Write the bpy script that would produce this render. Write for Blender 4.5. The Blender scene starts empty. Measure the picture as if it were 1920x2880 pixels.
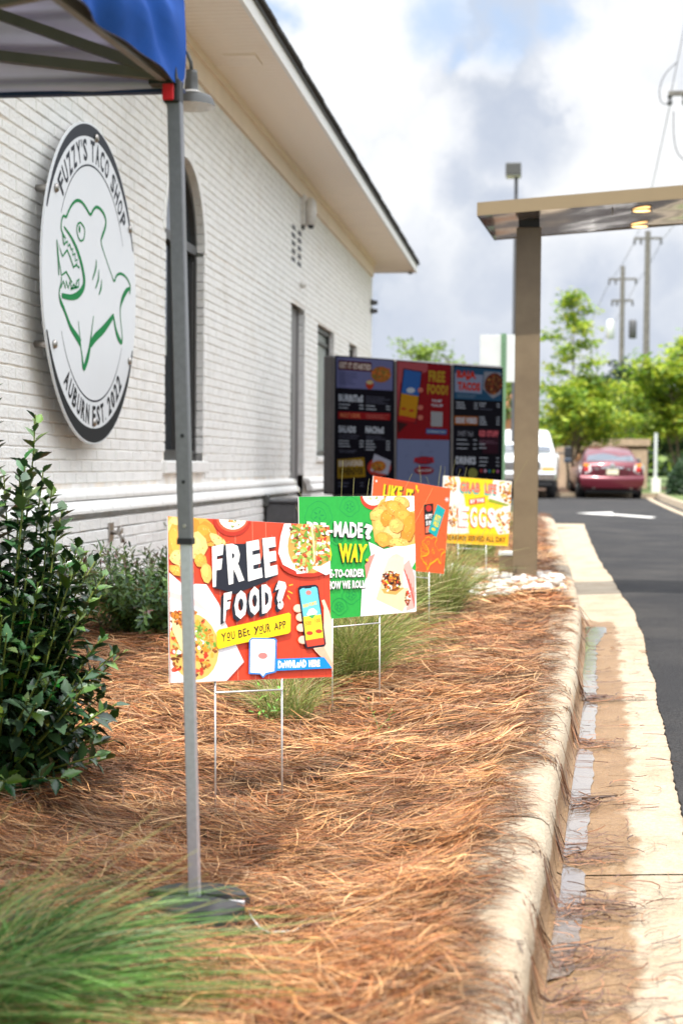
import bpy, math, random
import numpy as np
from math import pi, sin, cos, tan, radians as rad, sqrt, exp, atan2
from mathutils import Vector, Matrix, Euler, noise as mnoise

random.seed(7); rng = np.random.default_rng(11)
sc = bpy.context.scene
COL = sc.collection

# ------------------------------------------------------------ camera
PSI, TH, RO = rad(7.4876), rad(1.7908), rad(0.5)
cam_d = bpy.data.cameras.new('camera'); cam = bpy.data.objects.new('camera', cam_d); COL.objects.link(cam)
RC = Matrix.Rotation(PSI, 3, 'Z') @ Matrix.Rotation(pi/2 - TH, 3, 'X') @ Matrix.Rotation(RO, 3, 'Z')
cam.matrix_world = RC.to_4x4()
cam_d.sensor_fit = 'HORIZONTAL'; cam_d.sensor_width = 24.0; cam_d.lens = 24.0*4250/1920
cam_d.clip_start = 0.05; cam_d.clip_end = 3000
cam_d.dof.use_dof = True; cam_d.dof.focus_distance = 5.0; cam_d.dof.aperture_fstop = 3.6
sc.camera = cam
def ray(x, y):
    return RC @ Vector(((x-960)/4250, -(y-1440)/4250, -1.0))
def proj(p):
    q = RC.transposed() @ Vector(p)
    return (960 + 4250*q.x/-q.z, 1440 - 4250*q.y/-q.z)

# ------------------------------------------------------------ sun + sky
SUN = Vector((0.07, 0.44, -1.0)).normalized()        # direction the light travels
sd = bpy.data.lights.new('sun', 'SUN'); sd.energy = 2.9; sd.angle = rad(0.6); sd.color = (1.0, 0.95, 0.86)
so = bpy.data.objects.new('sun', sd); COL.objects.link(so)
so.rotation_euler = (-SUN).to_track_quat('Z', 'Y').to_euler()
w = bpy.data.worlds.new('World'); sc.world = w; w.use_nodes = True
nt = w.node_tree; N = nt.nodes; L = nt.links
bg = N['Background']; bg.inputs['Strength'].default_value = 0.12
sky = N.new('ShaderNodeTexSky'); sky.sky_type = 'NISHITA'; sky.sun_disc = False
sky.sun_elevation = math.asin(-SUN.z); sky.sun_rotation = atan2(-SUN.x, -SUN.y)
sky.dust_density = 1.5
tc = N.new('ShaderNodeTexCoord')
def nd(t, **k):
    n = N.new(t)
    for a, b in k.items(): setattr(n, a, b)
    return n
def noise(scale, detail=6, rough=.55, vec=None):
    n = nd('ShaderNodeTexNoise'); n.inputs['Scale'].default_value = scale
    n.inputs['Detail'].default_value = detail; n.inputs['Roughness'].default_value = rough
    if vec: L.new(vec, n.inputs['Vector'])
    return n
dn = noise(14, 8, .62, tc.outputs['Generated'])
sub = nd('ShaderNodeVectorMath', operation='SUBTRACT'); L.new(dn.outputs['Color'], sub.inputs[0]); sub.inputs[1].default_value = (.5, .5, .5)
scl = nd('ShaderNodeVectorMath', operation='SCALE'); L.new(sub.outputs[0], scl.inputs[0]); scl.inputs['Scale'].default_value = .085
add = nd('ShaderNodeVectorMath', operation='ADD'); L.new(tc.outputs['Generated'], add.inputs[0]); L.new(scl.outputs[0], add.inputs[1])
WD = add.outputs[0]
def blob(xd, yd, rdisp, soft=.42):
    k = 1920/1568; d = ray(xd*k, yd*k).normalized(); r = rdisp*k/4250
    ds = nd('ShaderNodeVectorMath', operation='DISTANCE'); L.new(WD, ds.inputs[0]); ds.inputs[1].default_value = d
    mr = nd('ShaderNodeMapRange'); mr.interpolation_type = 'SMOOTHSTEP'
    L.new(ds.outputs['Value'], mr.inputs[0]); mr.inputs[1].default_value = r*(1-soft); mr.inputs[2].default_value = r*(1+soft)
    mr.inputs[3].default_value = 1; mr.inputs[4].default_value = 0
    return mr.outputs[0]
def mx(a, b, op='MAXIMUM'):
    m = nd('ShaderNodeMath', operation=op); L.new(a, m.inputs[0])
    if isinstance(b, float): m.inputs[1].default_value = b
    else: L.new(b, m.inputs[1])
    return m.outputs[0]
def blobs(lst):
    o = None
    for b in lst:
        q = blob(*b); o = q if o is None else mx(o, q)
    return o
f1 = noise(5, 9, .6, WD)
r1 = nd('ShaderNodeMapRange'); r1.interpolation_type = 'SMOOTHSTEP'; L.new(f1.outputs[0], r1.inputs[0]); r1.inputs[1].default_value = .45; r1.inputs[2].default_value = .56
def rgbmix(fac, a, b):
    m = nd('ShaderNodeMix', data_type='RGBA'); L.new(fac, m.inputs[0])
    for s, v in ((m.inputs[6], a), (m.inputs[7], b)):
        if isinstance(v, tuple): s.default_value = v + (1,)
        else: L.new(v, s)
    return m.outputs[2]
CW = (3.9, 3.95, 4.0); CWF = (3.9, 3.95, 4.05); CG = (2.1, 2.35, 2.85); CM = (2.5, 2.7, 3.05); CB = (2.0, 2.65, 3.7)
white = blobs([(820, 150, 190), (720, 330, 110), (880, 420, 120), (1000, 330, 120, .5), (1380, 120, 150), (1440, 340, 80), (1500, 60, 130), (900, 560, 60), (1120, 150, 60), (1440, 590, 70), (1180, 420, 50)])
grey = blobs([(1180, 320, 120, .6), (1230, 260, 70), (1060, 430, 80, .7), (1130, 520, 90, .8), (930, 760, 190, .8), (1130, 660, 120, .9), (1350, 680, 130, .9), (1540, 640, 90, .9), (1120, 880, 240, .9), (1500, 800, 160, .9)])
blue = blobs([(1000, 40, 70, .9), (1130, 80, 60, .9), (640, 10, 40, .8), (1250, 50, 50, .9), (1060, 120, 40, .9)])
c = rgbmix(r1.outputs[0], CM, CW)
skb = rgbmix(nd('ShaderNodeValue').outputs[0], CB, sky.outputs[0]); N[-1] if False else None
for n_ in N:
    if n_.type == 'VALUE': n_.outputs[0].default_value = .25
f2 = noise(3.2, 6, .6, WD)
r2 = nd('ShaderNodeMapRange'); r2.interpolation_type = 'SMOOTHSTEP'; L.new(f2.outputs[0], r2.inputs[0]); r2.inputs[1].default_value = .62; r2.inputs[2].default_value = .74
c = rgbmix(mx(r2.outputs[0], .7, 'MULTIPLY'), c, skb)
c = rgbmix(mx(white, .85, 'MULTIPLY'), c, CWF)
c = rgbmix(mx(blue, .85, 'MULTIPLY'), c, CB)
c = rgbmix(mx(grey, .8, 'MULTIPLY'), c, CG)
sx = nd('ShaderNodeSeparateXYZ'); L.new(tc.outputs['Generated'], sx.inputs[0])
el = nd('ShaderNodeMapRange'); el.interpolation_type = 'SMOOTHSTEP'; L.new(sx.outputs['Z'], el.inputs[0]); el.inputs[1].default_value = .30; el.inputs[2].default_value = .80; el.inputs[3].default_value = 1.0; el.inputs[4].default_value = 3.9  # overhead sky, out of view, brightened to add ambient light on the wall
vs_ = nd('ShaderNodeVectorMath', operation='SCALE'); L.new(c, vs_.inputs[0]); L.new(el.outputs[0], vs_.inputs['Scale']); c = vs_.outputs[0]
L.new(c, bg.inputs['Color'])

sc.view_settings.view_transform = 'Standard'; sc.view_settings.look = 'None'
sc.view_settings.exposure = 1.18; sc.view_settings.gamma = 1.0; sc.view_settings.use_curve_mapping = False
sc.render.engine = 'CYCLES'
sc.render.resolution_x = 682; sc.render.resolution_y = 1024

# ------------------------------------------------------------ materials
def mat(name, col, rough=.6, metal=0.0, var=.12, scale=20.0, bump=0.0, bscale=None, attr=False, coat=0.0, emit=0.0, trans=0.0, spec=.5, two=None, tscale=None, tlo=.45, thi=.6):
    m = bpy.data.materials.new(name); m.use_nodes = True
    t = m.node_tree; n = t.nodes; l = t.links; b = n['Principled BSDF']
    b.inputs['Roughness'].default_value = rough; b.inputs['Metallic'].default_value = metal
    b.inputs['Specular IOR Level'].default_value = spec
    if coat: b.inputs['Coat Weight'].default_value = coat; b.inputs['Coat Roughness'].default_value = .05
    tcn = n.new('ShaderNodeTexCoord'); vec = tcn.outputs['Object']
    nz = n.new('ShaderNodeTexNoise'); nz.inputs['Scale'].default_value = scale; nz.inputs['Detail'].default_value = 5; l.new(vec, nz.inputs['Vector'])
    mr = n.new('ShaderNodeMapRange'); l.new(nz.outputs[0], mr.inputs[0]); mr.inputs[1].default_value = .3; mr.inputs[2].default_value = .7
    mr.inputs[3].default_value = 1-var; mr.inputs[4].default_value = 1+var
    if attr:
        a = n.new('ShaderNodeAttribute'); a.attribute_name = 'Col'; csock = a.outputs['Color']
    else:
        r = n.new('ShaderNodeRGB'); r.outputs[0].default_value = tuple(col)+(1,); csock = r.outputs[0]
    if two:
        n2 = n.new('ShaderNodeTexNoise'); n2.inputs['Scale'].default_value = tscale or 2; n2.inputs['Detail'].default_value = 7; n2.inputs['Roughness'].default_value = .65; l.new(vec, n2.inputs['Vector'])
        m2 = n.new('ShaderNodeMapRange'); l.new(n2.outputs[0], m2.inputs[0]); m2.inputs[1].default_value = tlo; m2.inputs[2].default_value = thi
        mm = n.new('ShaderNodeMix'); mm.data_type = 'RGBA'; l.new(m2.outputs[0], mm.inputs[0]); l.new(csock, mm.inputs[6]); mm.inputs[7].default_value = tuple(two)+(1,)
        csock = mm.outputs[2]
    vm = n.new('ShaderNodeVectorMath'); vm.operation = 'SCALE'; l.new(csock, vm.inputs[0]); l.new(mr.outputs[0], vm.inputs['Scale'])
    l.new(vm.outputs[0], b.inputs['Base Color'])
    if bump:
        nb = n.new('ShaderNodeTexNoise'); nb.inputs['Scale'].default_value = bscale or scale*3; nb.inputs['Detail'].default_value = 4; l.new(vec, nb.inputs['Vector'])
        bp = n.new('ShaderNodeBump'); bp.inputs['Strength'].default_value = bump; bp.inputs['Distance'].default_value = .01; l.new(nb.outputs[0], bp.inputs['Height']); l.new(bp.outputs[0], b.inputs['Normal'])
    if emit:
        l.new(vm.outputs[0], b.inputs['Emission Color']); b.inputs['Emission Strength'].default_value = emit
    if trans:
        tr = n.new('ShaderNodeBsdfTranslucent'); l.new(vm.outputs[0], tr.inputs['Color'])
        mxs = n.new('ShaderNodeMixShader'); mxs.inputs[0].default_value = trans
        out = n['Material Output']; l.new(b.outputs[0], mxs.inputs[1]); l.new(tr.outputs[0], mxs.inputs[2]); l.new(mxs.outputs[0], out.inputs['Surface'])
    return m
M = {}
M['brick'] = mat('white_painted_brick', (.87, .855, .82), .55, var=.045, scale=6, bump=.8, bscale=70, two=(.74, .70, .63), tscale=2.2, tlo=.56, thi=.85)
M['mortar'] = mat('painted_mortar', (.80, .72, .62), .8, var=.12, scale=7, two=(.84, .81, .77), tscale=3, tlo=.4, thi=.55)
M['revealbrick'] = M['brick']
M['trim'] = mat('white_trim', (.82, .80, .77), .45, var=.03)
M['soffit'] = mat('cream_soffit', (.93, .83, .72), .5, var=.03, scale=4)
M['frieze'] = mat('cream_frieze', (.86, .72, .57), .5, var=.04, scale=4)
M['shingle'] = mat('dark_shingle', (.045, .042, .04), .9, var=.4, scale=60, bump=.5)
M['bronze'] = mat('dark_bronze_frame', (.05, .048, .045), .4, var=.1)
M['glass'] = mat('window_glass', (.03, .035, .04), .04, var=.1, spec=1.0, coat=.3)
M['blind'] = mat('pale_window_film', (.30, .33, .31), .25, var=.15, scale=3)
M['door'] = mat('grey_door', (.21, .20, .195), .5, var=.05)
M['black'] = mat('black_plastic', (.018, .018, .02), .5)
M['rubber'] = mat('black_rubber', (.03, .03, .032), .75, var=.3, scale=30)
M['steel'] = mat('bolt_steel', (.45, .42, .39), .35, 1.0)
M['wire'] = mat('galvanised_wire', (.62, .62, .62), .45, .6)
M['signwhite'] = mat('white_acrylic', (.76, .775, .79), .25, var=.02, scale=2)
M['print'] = mat('printed_ink', (1, 1, 1), .38, var=.05, scale=60, attr=True)
M['printdisc'] = mat('printed_vinyl', (1, 1, 1), .6, var=.03, attr=True, spec=.2)
M['coroplast'] = mat('white_corrugated_plastic', (.8, .8, .78), .4, var=.02)
M['polegrey'] = mat('grey_powder_coat', (.20, .20, .215), .32, .35, var=.08, scale=80)
M['polelow'] = mat('silver_grey_steel', (.60, .62, .66), .35, .5, var=.08, scale=80)
M['tentblue'] = mat('blue_tent_fabric', (.010, .085, .40), .75, spec=.2, var=.08, scale=15, bump=.15, bscale=300)
M['tentin'] = mat('tent_lining', (.50, .45, .56), .6, var=.12, scale=5, trans=.25)
M['tenthem'] = mat('navy_hem', (.012, .03, .11), .7)
M['truss'] = mat('taupe_truss', (.20, .17, .15), .45, .3, var=.08)
M['red'] = mat('red_button', (.75, .02, .03), .3)
M['lampgrey'] = mat('grey_enamel', (.085, .085, .08), .4, .2, var=.06)
M['enamelwhite'] = mat('white_enamel', (.75, .72, .68), .4)
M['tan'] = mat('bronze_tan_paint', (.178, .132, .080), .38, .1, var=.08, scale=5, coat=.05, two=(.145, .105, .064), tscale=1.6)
M['tanpale'] = mat('tan_fascia_paint', (.235, .175, .10), .4, .1, var=.05, scale=3)  # paler tan than the post, for fascia and trim rings
M['tanunder'] = mat('glossy_canopy_underside', (.32, .26, .235), .10, .55, var=.12, scale=1.5, bump=.25, bscale=1.6, coat=.4)
lm = mat('warm_light_lens', (1, .8, .45), .4); lm.node_tree.nodes['Principled BSDF'].inputs['Emission Color'].default_value = (1, .62, .25, 1); lm.node_tree.nodes['Principled BSDF'].inputs['Emission Strength'].default_value = 1.6
M['lens'] = lm
M['concrete'] = mat('curb_concrete', (.38, .31, .225), .85, var=.16, scale=70, bump=1.0, bscale=120, two=(.29, .215, .135), tscale=4.5, tlo=.46, thi=.74)
M['asphalt'] = mat('asphalt', (.021, .0205, .022), .9, var=.6, scale=110, bump=1.0, bscale=150, two=(.042, .039, .037), tscale=1.3, tlo=.42, thi=.68, spec=.25)
M['roadpaint'] = mat('road_paint', (.60, .58, .55), .7, var=.12, two=(.2, .19, .19), tscale=6, tlo=.5, thi=.8)
M['soil'] = mat('mulch_floor', (.06, .03, .016), .95, var=.5, scale=25, bump=1.0, bscale=60, two=(.13, .065, .03), tscale=4)
M['needle'] = mat('pine_needle', (1, 1, 1), .6, attr=True, var=.12, scale=30)
M['blade'] = mat('grass_blade', (1, 1, 1), .5, attr=True, var=.12, scale=20, trans=.25)
M['leaf'] = mat('holly_leaf', (1, 1, 1), .28, attr=True, var=.15, scale=40, spec=.5)
M['leaf2'] = mat('shrub_leaf', (1, 1, 1), .4, attr=True, var=.15, scale=40, trans=.15)
M['treeleaf'] = mat('tree_leaf', (1, 1, 1), .5, attr=True, var=.2, scale=2, trans=.45)
M['stem'] = mat('green_stem', (.16, .20, .035), .5, var=.2)
M['bark'] = mat('bark', (.16, .125, .09), .9, var=.3, scale=12, bump=.5)
M['polewood'] = mat('utility_pole_wood', (.15, .14, .125), .9, var=.25, scale=5)
M['greenpost'] = mat('green_post_paint', (.12, .23, .13), .5, var=.1)
M['alu'] = mat('aluminium_sheet', (.62, .65, .64), .45, .2, var=.05, scale=5)
M['lawn'] = mat('lawn', (.06, .10, .025), .95, var=.4, scale=30, bump=.6, two=(.10, .13, .03), tscale=1)
M['redpaint'] = mat('maroon_car_paint', (.11, .009, .02), .3, .3, var=.03, coat=.5)
M['whitepaint'] = mat('white_car_paint', (.72, .74, .75), .25, 0, var=.02, coat=.7)
M['chrome'] = mat('chrome', (.75, .75, .76), .12, 1.0)
M['carglass'] = mat('car_glass', (.025, .035, .05), .05, spec=1, coat=.6)
M['lampred'] = mat('tail_light_red', (.55, .03, .03), .2, coat=.5)
M['lampclear'] = mat('light_clear', (.75, .72, .72), .15, coat=.5)
M['lampamber'] = mat('light_amber', (.85, .28, .02), .2, coat=.5)
M['plate'] = mat('licence_plate', (.70, .66, .48), .5, var=.2, scale=60)
M['tanwall'] = mat('tan_block', (.42, .31, .22), .85, var=.15, scale=6)
M['orangewall'] = mat('orange_brick', (.50, .22, .11), .85, var=.15, scale=4)
M['darkgrey'] = mat('dark_grey_metal', (.10, .10, .105), .5, .3)
M['teal'] = mat('teal_plastic', (.06, .33, .27), .4)
M['dryleaf'] = mat('dry_leaf', (.58, .42, .23), .6, var=.2, scale=30)
M['ribbon'] = mat('clear_ribbon', (.5, .48, .47), .25, var=.1)
M['twig'] = mat('twig', (.10, .055, .03), .8, var=.3)
M['water'] = mat('thin_water', (.17, .135, .11), .04, var=.05, spec=1.0, coat=1.0, bump=.12, bscale=40)
M['screenbody'] = mat('menu_board_housing', (.05, .045, .045), .35, .3)
M['screen'] = mat('menu_screen', (1, 1, 1), .25, attr=True, var=.03, scale=3, emit=.05, spec=.03)
stone_mats = [mat('river_stone', c_, .6, var=.12, scale=12) for c_ in ((.56, .53, .48), (.64, .61, .57), (.44, .40, .34), (.36, .32, .27), (.54, .46, .38), (.66, .64, .60))]
# wet concrete band driven by position along the gutter (stain), and water follows in mesh
def wet_concrete():
    m = M['concrete'].copy(); m.name = 'gutter_concrete'; t = m.node_tree; n = t.nodes; l = t.links
    b = n['Principled BSDF']; src = b.inputs['Base Color'].links[0].from_socket
    a = n.new('ShaderNodeAttribute'); a.attribute_name = 'Wet'
    nz = n.new('ShaderNodeTexNoise'); nz.inputs['Scale'].default_value = 6; nz.inputs['Detail'].default_value = 8; nz.inputs['Roughness'].default_value = .62
    tcn = n.new('ShaderNodeTexCoord'); l.new(tcn.outputs['Object'], nz.inputs['Vector'])
    ad = n.new('ShaderNodeMath'); ad.operation = 'MULTIPLY_ADD'; l.new(nz.outputs[0], ad.inputs[0]); ad.inputs[1].default_value = .45; l.new(a.outputs['Fac'], ad.inputs[2])
    mr = n.new('ShaderNodeMapRange'); l.new(ad.outputs[0], mr.inputs[0]); mr.inputs[1].default_value = .62; mr.inputs[2].default_value = .69
    mm = n.new('ShaderNodeMix'); mm.data_type = 'RGBA'; mm.blend_type = 'MULTIPLY'; l.new(mr.outputs[0], mm.inputs[0]); l.new(src, mm.inputs[6]); mm.inputs[7].default_value = (.62, .45, .29, 1)
    l.new(mm.outputs[2], b.inputs['Base Color'])
    r2_ = n.new('ShaderNodeMapRange'); l.new(mr.outputs[0], r2_.inputs[0]); r2_.inputs[3].default_value = .8; r2_.inputs[4].default_value = .42; l.new(r2_.outputs[0], b.inputs['Roughness'])
    return m
M['gutter'] = wet_concrete()

# ------------------------------------------------------------ mesh helpers
class MB:
    def __init__(s): s.v = []; s.f = []; s.c = []
    def add(s, vs, fs, col=None):
        o = len(s.v); s.v += [tuple(p) for p in vs]; s.f += [tuple(i+o for i in f) for f in fs]; s.c += [col]*len(fs)
        return s
    def box(s, a, b, col=None):
        x0, y0, z0 = a; x1, y1, z1 = b
        return s.add([(x0, y0, z0), (x1, y0, z0), (x1, y1, z0), (x0, y1, z0), (x0, y0, z1), (x1, y0, z1), (x1, y1, z1), (x0, y1, z1)],
                     [(0, 3, 2, 1), (4, 5, 6, 7), (0, 1, 5, 4), (1, 2, 6, 5), (2, 3, 7, 6), (3, 0, 4, 7)], col)
    def bbox(s, a, b, bev):
        # chamfered box: 8 corner triangles skipped, simple 3-layer
        x0, y0, z0 = a; x1, y1, z1 = b; e = bev
        ring = lambda z, i: [(x0+i, y0+e, z), (x0+e, y0+i, z), (x1-e, y0+i, z), (x1-i, y0+e, z), (x1-i, y1-e, z), (x1-e, y1-i, z), (x0+e, y1-i, z), (x0+i, y1-e, z)]
        vs = ring(z0, e) + ring(z0+e, 0) + ring(z1-e, 0) + ring(z1, e); fs = [tuple(range(7, -1, -1)), tuple(range(24, 32))]
        for r in range(3):
            for i in range(8):
                j = (i+1) % 8; fs.append((r*8+i, r*8+j, r*8+8+j, r*8+8+i))
        return s.add(vs, fs)
    def tube(s, pts, rads, n=8, cap=True, col=None):
        pts = [Vector(p) for p in pts]; k = len(pts)
        if not hasattr(rads, '__len__'): rads = [rads]*k
        vs = []; prev = None
        for i in range(k):
            t = (pts[min(i+1, k-1)] - pts[max(i-1, 0)])
            t = t.normalized() if t.length > 1e-9 else Vector((0, 0, 1))
            u = t.cross(Vector((0, 0, 1))) if abs(t.z) < .95 else t.cross(Vector((1, 0, 0)))
            u.normalize()
            if prev is not None:
                q = prev - t*prev.dot(t)
                if q.length > .3: u = q.normalized()
            prev = u; v = t.cross(u)
            for j in range(n):
                a = 2*pi*j/n; vs.append(pts[i] + (u*cos(a)+v*sin(a))*rads[i])
        fs = [(i*n+j, i*n+(j+1) % n, (i+1)*n+(j+1) % n, (i+1)*n+j) for i in range(k-1) for j in range(n)]
        if cap: fs += [tuple(range(n-1, -1, -1)), tuple(range((k-1)*n, k*n))]
        return s.add(vs, fs, col)
    def lathe(s, prof, c=(0, 0, 0), n=24, ax='z', cap=True):
        vs = []
        for r, h in prof:
            for j in range(n):
                a = 2*pi*j/n
                p = {'z': (r*cos(a), r*sin(a), h), 'x': (h, r*cos(a), r*sin(a)), 'y': (r*sin(a), h, r*cos(a))}[ax]
                vs.append((c[0]+p[0], c[1]+p[1], c[2]+p[2]))
        k = len(prof)
        fs = [(i*n+j, i*n+(j+1) % n, (i+1)*n+(j+1) % n, (i+1)*n+j) for i in range(k-1) for j in range(n)]
        if cap: fs += [tuple(range(n-1, -1, -1)), tuple(range((k-1)*n, k*n))]
        return s.add(vs, fs)
    def sweep(s, prof, path):      # prof list of (offset, z) ; path list of (point, normal2d)
        k = len(prof); vs = [(p[0]+nn[0]*o, p[1]+nn[1]*o, p[2]+z) for p, nn in path for o, z in prof]
        fs = [(i*k+j, i*k+j+1, (i+1)*k+j+1, (i+1)*k+j) for i in range(len(path)-1) for j in range(k-1)]
        return s.add(vs, fs)
    def mesh(s, name, m, smooth=False):
        me = bpy.data.meshes.new(name); me.from_pydata(s.v, [], s.f)
        if m: me.materials.append(m)
        if any(c is not None for c in s.c):
            at = me.color_attributes.new('Col', 'FLOAT_COLOR', 'CORNER'); arr = []
            for f, c_ in zip(s.f, s.c): arr += (list(c_ or (1, 1, 1))+[1.0])*len(f)
            at.data.foreach_set('color', arr)
        if smooth: me.polygons.foreach_set('use_smooth', [True]*len(me.polygons))
        me.update(); return me
    def obj(s, name, m, parent=None, smooth=False, **k):
        return link(name, s.mesh(name, m, smooth), parent, **k)
def link(name, me, parent=None, loc=None, rot=None, label=None, kind=None, cat=None, group=None):
    o = bpy.data.objects.new(name, me); COL.objects.link(o)
    if parent is not None: o.parent = parent
    if loc is not None: o.location = loc
    if rot is not None: o.rotation_euler = rot
    if label: o['label'] = label
    if kind: o['kind'] = kind
    if cat: o['category'] = cat
    if group: o['group'] = group
    return o
def thing(name, label, cat, loc=(0, 0, 0), rotz=0, group=None, rot=None):
    return link(name, None, None, loc, rot or (0, 0, rotz), label, None, cat, group)
def npmesh(name, V, F, mtl, colors=None, smooth=False):
    """V (n,3), F (m,k) constant k ; colors (m,3)"""
    me = bpy.data.meshes.new(name); k = F.shape[1]
    me.vertices.add(len(V)); me.vertices.foreach_set('co', np.ascontiguousarray(V, dtype=np.float32).ravel())
    me.loops.add(F.size); me.loops.foreach_set('vertex_index', np.ascontiguousarray(F, dtype=np.int32).ravel())
    me.polygons.add(len(F)); me.polygons.foreach_set('loop_start', np.arange(0, F.size, k, dtype=np.int32))
    me.materials.append(mtl); me.update(calc_edges=True)
    if colors is not None:
        at = me.color_attributes.new('Col', 'FLOAT_COLOR', 'CORNER')
        cc = np.ones((len(F), k, 4), dtype=np.float32); cc[:, :, :3] = colors[:, None, :]; at.data.foreach_set('color', cc.ravel())
    if smooth: me.polygons.foreach_set('use_smooth', np.ones(len(F), dtype=bool))
    return me
def ribbons(name, P, W, Cc, mtl, up=None):
    """P (n,k,3) paths, W (n,k) half-widths, Cc (n,3)"""
    n, k, _ = P.shape
    T = np.gradient(P, axis=1); T /= np.linalg.norm(T, axis=2, keepdims=True)+1e-9
    if up is None:
        up = rng.normal(size=(n, 1, 3))*.5 + np.array([0, 0, 1.])
    S = np.cross(T, up); S /= np.linalg.norm(S, axis=2, keepdims=True)+1e-9
    A = P + S*W[:, :, None]; B = P - S*W[:, :, None]
    V = np.stack([A, B], axis=2).reshape(n*k*2, 3)
    base = (np.arange(n)*k*2)[:, None]; i = np.arange(k-1)*2
    F = np.stack([base+i, base+i+2, base+i+3, base+i+1], axis=2).reshape(-1, 4)
    return npmesh(name, V, F, mtl, np.repeat(Cc, k-1, axis=0))

# ------------------------------------------------------------ ground functions
def zr(Y): return -.94 - .13*np.exp(-(np.maximum(Y, 0)-3)/10)
FLOW = [(-.02, 1.0), (-.005, 2.2), (.009, 2.94), (.02, 3.2), (.033, 3.45), (.053, 3.75), (.063, 4.02), (.083, 4.5), (.109, 5.0), (.135, 5.54), (.192, 6.68), (.21, 7.5), (.244, 8.26), (.275, 9.36), (.285, 10.5), (.282, 12.2), (.277, 13.75), (.268, 19.6), (.24, 23.5)]
NOSE = [(.17, 24.6), (.0, 25.5), (-.32, 26.3), (-.85, 26.9), (-1.7, 27.2), (-4, 27.3), (-9, 27.3)]
ASPH = [(.33, 1.0), (.36, 2.2), (.39, 3.6), (.429, 4.56), (.444, 4.93), (.455, 5.2), (.479, 5.63), (.503, 6.3), (.541, 7.2), (.57, 8.07), (.604, 8.77), (.624, 9.6), (.645, 10.6), (.63, 11.9), (.628, 13.4), (.611, 15.5), (.638, 19.25), (.70, 24.2), (.72, 25.2)]
fy = np.array([p[1] for p in FLOW]); fx = np.array([p[0] for p in FLOW])
def xf(Y): return np.interp(Y, fy, fx)
ay = np.array([p[1] for p in ASPH]); ax_ = np.array([p[0] for p in ASPH])
def xa(Y): return np.interp(Y, ay, ax_)
def bed(X, Y):
    X = np.asarray(X, float); Y = np.asarray(Y, float)
    ks = xf(np.minimum(Y, 23.5)) - .19
    t = np.clip((ks - X)/2.7, 0, 1)
    edge = zr(Y)+.145
    wall = -.83
    z = edge*(1-t**1.6)+wall*t**1.6
    z = z - .03*np.sin(np.clip(t*3.2, 0, 1)*pi)*np.clip((8-Y)/4, 0, 1) - .105*np.exp(-((X+.95)/.6)**2/2-((Y-4.1)/1.1)**2/2) - .02*np.exp(-((X+.7)/.5)**2-((Y-5.9)/.8)**2) + .018*np.sin(X*5.1+1.2*np.sin(Y*2.1))*np.sin(Y*3.3+X) + .01*np.sin(X*13+Y*4)*np.sin(Y*9)
    dd = np.clip(ks - X, 0, 9); z = np.where(Y < 23, np.maximum(z, edge - .005 - .16*dd - .05*np.sin(np.clip(dd*4, 0, pi/2))*(.6+.4*np.sin(Y*4))), z)
    return z
def bedz(x, y): return float(bed(x, y))

# ground base
g = MB(); g.add([(-700, -50, -1.16), (700, -50, -1.16), (700, 1400, -1.16), (-700, 1400, -1.16)], [(0, 1, 2, 3)])
g.obj('ground', M['lawn'], kind='structure')
# road: grid following zr with ragged left edge along the gutter
def ragged(Y): return .016*mnoise.noise(Vector((Y*1.6, 0, 0))) + .007*mnoise.noise(Vector((Y*17, 5, 0))) + .008*mnoise.noise(Vector((Y*90, 9, 0)))
ys = list(np.arange(1.0, 12, .03)) + list(np.arange(12, 25.2, .12))
m_ = MB(); rows = []
for y in ys:
    z = float(zr(y)); e = float(xa(y)) + ragged(y)
    rows.append([(e-.004, y, z+.004), (e, y, z+.026), (e+.05, y, z+.029), (1.5, y, z+.028), (6, y, z+.02), (40, y, z)])
vs = [p for r in rows for p in r]; k = 6
m_.add(vs, [(i*k+j, i*k+j+1, (i+1)*k+j+1, (i+1)*k+j) for i in range(len(rows)-1) for j in range(k-1)])
ys2 = [25.14, 26, 28, 32, 38, 44, 46.6]; rows = []
for y in ys2:
    z = float(zr(y))+.028; rows.append([(-60, y, z), (-8, y, z), (.7, y, z), (1.5, y, z), (6, y, z-.008), (40, y, z-.02)])
m_.add([p for r in rows for p in r], [(i*k+j, i*k+j+1, (i+1)*k+j+1, (i+1)*k+j) for i in range(len(rows)-1) for j in range(k-1)])
m_.add([(-60, 25.14, float(zr(25))+.02), (-60, 1, -1.05), (-9, 1, -1.05), (-9, 25.14, float(zr(25))+.02)], [(0, 1, 2, 3)])
road = m_.obj('road', M['asphalt'], kind='structure')
# painted arrow
za = -.949+.034
ar = MB(); ar.add([(.70, 30.2, za), (1.46, 31.3, za), (1.42, 30.1, za), (2.14, 28.4, za), (1.98, 27.8, za), (1.38, 29.3, za), (1.375, 29.1, za)], [(0, 6, 5, 2, 1), (5, 4, 3, 2)])
ar.obj('painted_arrow', M['roadpaint'], road)

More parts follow.
